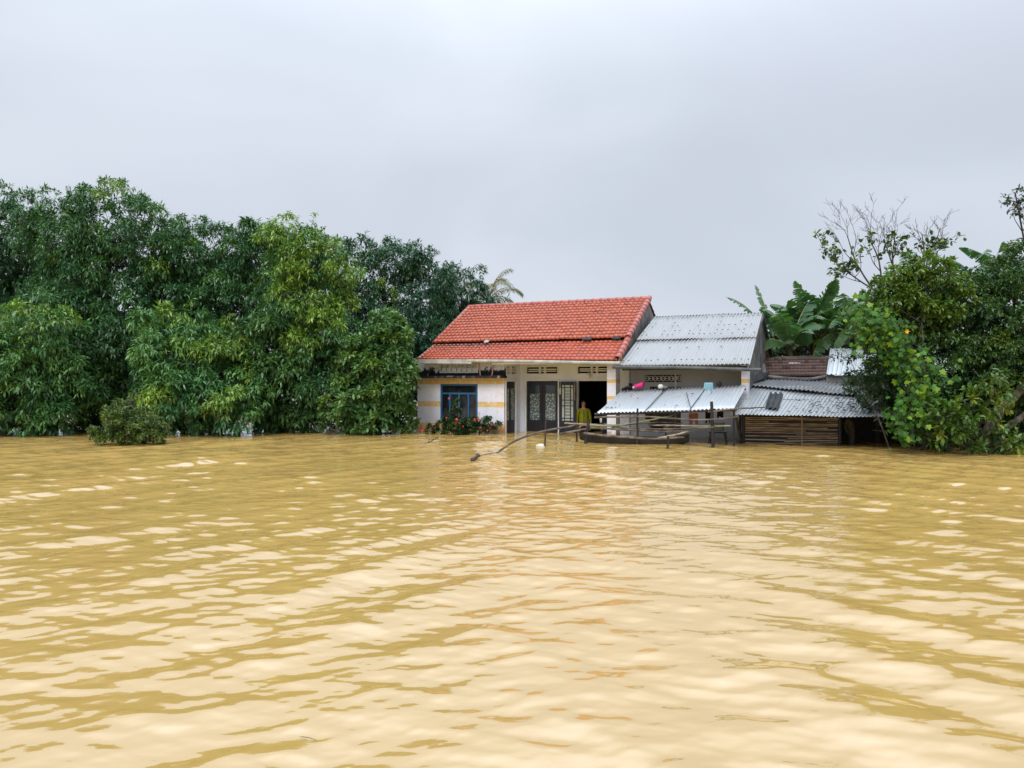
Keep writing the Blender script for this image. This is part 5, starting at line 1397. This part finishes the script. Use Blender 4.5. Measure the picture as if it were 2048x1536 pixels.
def person(loc, rz, label, jm, tm, height=1.65, twist=0.0, arms=((.30, .02), (.30, .02)), group=None):
    """a standing figure facing local -y; clothing shells over one continuous body"""
    s = height / 1.70
    root = empty('person', loc, rz, label, 'person', group)
    root.scale = (s, s, s)
    V, Ed = [], []
    def v(x, y, z, r, r2=None): V.append((x, y, z, r, r2 or r)); return len(V) - 1
    def e(a, b): Ed.append((a, b))
    pel = v(0, 0, .93, .145, .105); ab = v(0, .0, 1.08, .13, .095); ch = v(0, .01, 1.26, .155, .105); sh_ = v(0, .015, 1.40, .10, .07); nk = v(0, .0, 1.48, .05); 
    hd = v(0, -.012, 1.565, .070, .085); hu = v(0, -.005, 1.64, .072, .085); cr = v(0, .0, 1.685, .045, .05)
    for a, b in ((pel, ab), (ab, ch), (ch, sh_), (sh_, nk), (nk, hd), (hd, hu), (hu, cr)): e(a, b)
    for sx in (-1, 1):
        ax, ay = arms[0] if sx < 0 else arms[1]
        s1 = v(sx * .175, .015, 1.385, .052); el = v(sx * (.215), .02 + ay, 1.11, .040); wr = v(sx * .225, -.04 + ay * 2, .875, .028); pm = v(sx * .225, -.055 + ay * 2, .815, .036, .02)
        e(sh_, s1); e(s1, el); e(el, wr); e(wr, pm)
        for k in range(4):
            fx = sx * .225; fy = -.085 + .020 * k + ay * 2; ln = (.065, .078, .072, .055)[k]
            a = v(fx, fy, .775, .0092); b = v(fx - sx * .006, fy - .002, .775 - ln * .55, .0085); c = v(fx - sx * .018, fy - .004, .775 - ln, .0078); e(pm, a); e(a, b); e(b, c)
        a = v(fx - sx * .01, -.092 + ay * 2, .815, .0105); b = v(fx - sx * .022, -.108 + ay * 2, .780, .0095); e(pm, a); e(a, b)
        hp = v(sx * .09, .0, .86, .095, .095); kn = v(sx * .10, -.01, .48, .060); an = v(sx * .105, .02, .085, .042); to = v(sx * .115, -.13, .035, .040, .028)
        e(pel, hp); e(hp, kn); e(kn, an); e(an, to)
    skin_mesh(V, Ed, 'body', M['skin'], root, 2)
    # jacket
    V, Ed = [], []
    p0 = v(0, 0, .90, .165, .12); p1 = v(0, 0, 1.08, .158, .118); p2 = v(0, .01, 1.27, .172, .125); p3 = v(0, .018, 1.40, .115, .085); p4 = v(0, .008, 1.455, .072, .065)
    for a, b in ((p0, p1), (p1, p2), (p2, p3), (p3, p4)): e(a, b)
    for sx in (-1, 1):
        ax, ay = arms[0] if sx < 0 else arms[1]
        s1 = v(sx * .180, .015, 1.385, .070); el = v(sx * .222, .02 + ay, 1.11, .058); wr = v(sx * .228, -.035 + ay * 2, .89, .042); e(p3, s1); e(s1, el); e(el, wr)
    j = skin_mesh(V, Ed, 'jacket', jm, root, 2)
    f = MB(); f.tube([Vector((0, -.118, .92)), Vector((0, -.124, 1.10)), Vector((0, -.122, 1.27)), Vector((0, -.085, 1.40))], .006, 5)
    link('zip', f.mesh('zip'), M['darkcloth'], root, local=True)
    V, Ed = [], []
    q0 = v(0, 0, .96, .152, .112); q1 = v(0, 0, .90, .15, .112); e(q0, q1)
    for sx in (-1, 1):
        hp = v(sx * .09, 0, .82, .105, .105); kn = v(sx * .10, -.01, .48, .082); an = v(sx * .105, .02, .12, .066); e(q1, hp); e(hp, kn); e(kn, an)
    skin_mesh(V, Ed, 'trousers', tm, root, 2)
    # hair: cap over the skull
    f = MB(); vs, fs = [], []
    n, m_ = 20, 8
    for jj in range(m_ + 1):
        th = (math.pi * .58) * jj / m_
        for i in range(n):
            q = 2 * math.pi * i / n
            front = max(0, -math.sin(q))
            t2 = th * (1 - .42 * front)
            vs.append((.080 * math.sin(t2) * math.cos(q), .006 + .098 * math.sin(t2) * math.sin(q), 1.625 + .102 * math.cos(t2)))
    for jj in range(m_):
        for i in range(n): fs.append((jj * n + i, jj * n + (i + 1) % n, (jj + 1) * n + (i + 1) % n, (jj + 1) * n + i))
    f.add(vs, fs); link('hair', f.mesh('hair'), M['hair'], root, True, local=True)
    # face: eyes, brows, nose, mouth, ears
    f = MB()
    for sx in (-1, 1): f.lathe([(.002, -.004), (.011, -.002), (.012, .002), (.004, .006)], lambda x, y, z, sx=sx: Vector((sx * .030 + x, -.090 - z, 1.598 + y * .6)), 10)
    link('eyes', f.mesh('eyes'), M['hair'], root, local=True)
    f = MB()
    for sx in (-1, 1): f.tube([Vector((sx * .015, -.094, 1.617)), Vector((sx * .032, -.094, 1.621)), Vector((sx * .048, -.085, 1.615))], .0035, 5)
    link('brows', f.mesh('brows'), M['hair'], root, local=True)
    f = MB(); f.tube([Vector((0, -.090, 1.602)), Vector((0, -.104, 1.578)), Vector((0, -.112, 1.563)), Vector((0, -.092, 1.555))], [.006, .010, .014, .008], 8); link('nose', f.mesh('nose'), M['skin'], root, True, local=True)
    f = MB(); f.tube([Vector((-.024, -.084, 1.530)), Vector((0, -.093, 1.529)), Vector((.024, -.084, 1.530))], [.003, .007, .003], 6); link('mouth', f.mesh('mouth'), simple('lips', (.22, .07, .06), None, .5, 9, bmp=0), root, True, local=True)
    for sx in (-1, 1):
        f = MB(); f.lathe([(.004, 0), (.024, .006), (.028, .012), (.016, .016)], lambda x, y, z, sx=sx: Vector((sx * (.068 + z * .6), .008 + x * .6, 1.585 + y)), 10); link('ear', f.mesh('ear'), M['skin'], root, True, local=True)
    return root
pp1 = H(5.50, VB + .05, FLOOR)
person(pp1, R(-2), 'person in a yellow green zipped jacket standing in the dark doorway', M['jacket'], M['darkcloth'], 1.65)
pp2 = H(6.245, VB + .25, FLOOR)
person(pp2, R(8), 'person in dark blue clothes half hidden behind the porch column and lean-to', M['navy'], M['navy'], 1.63)
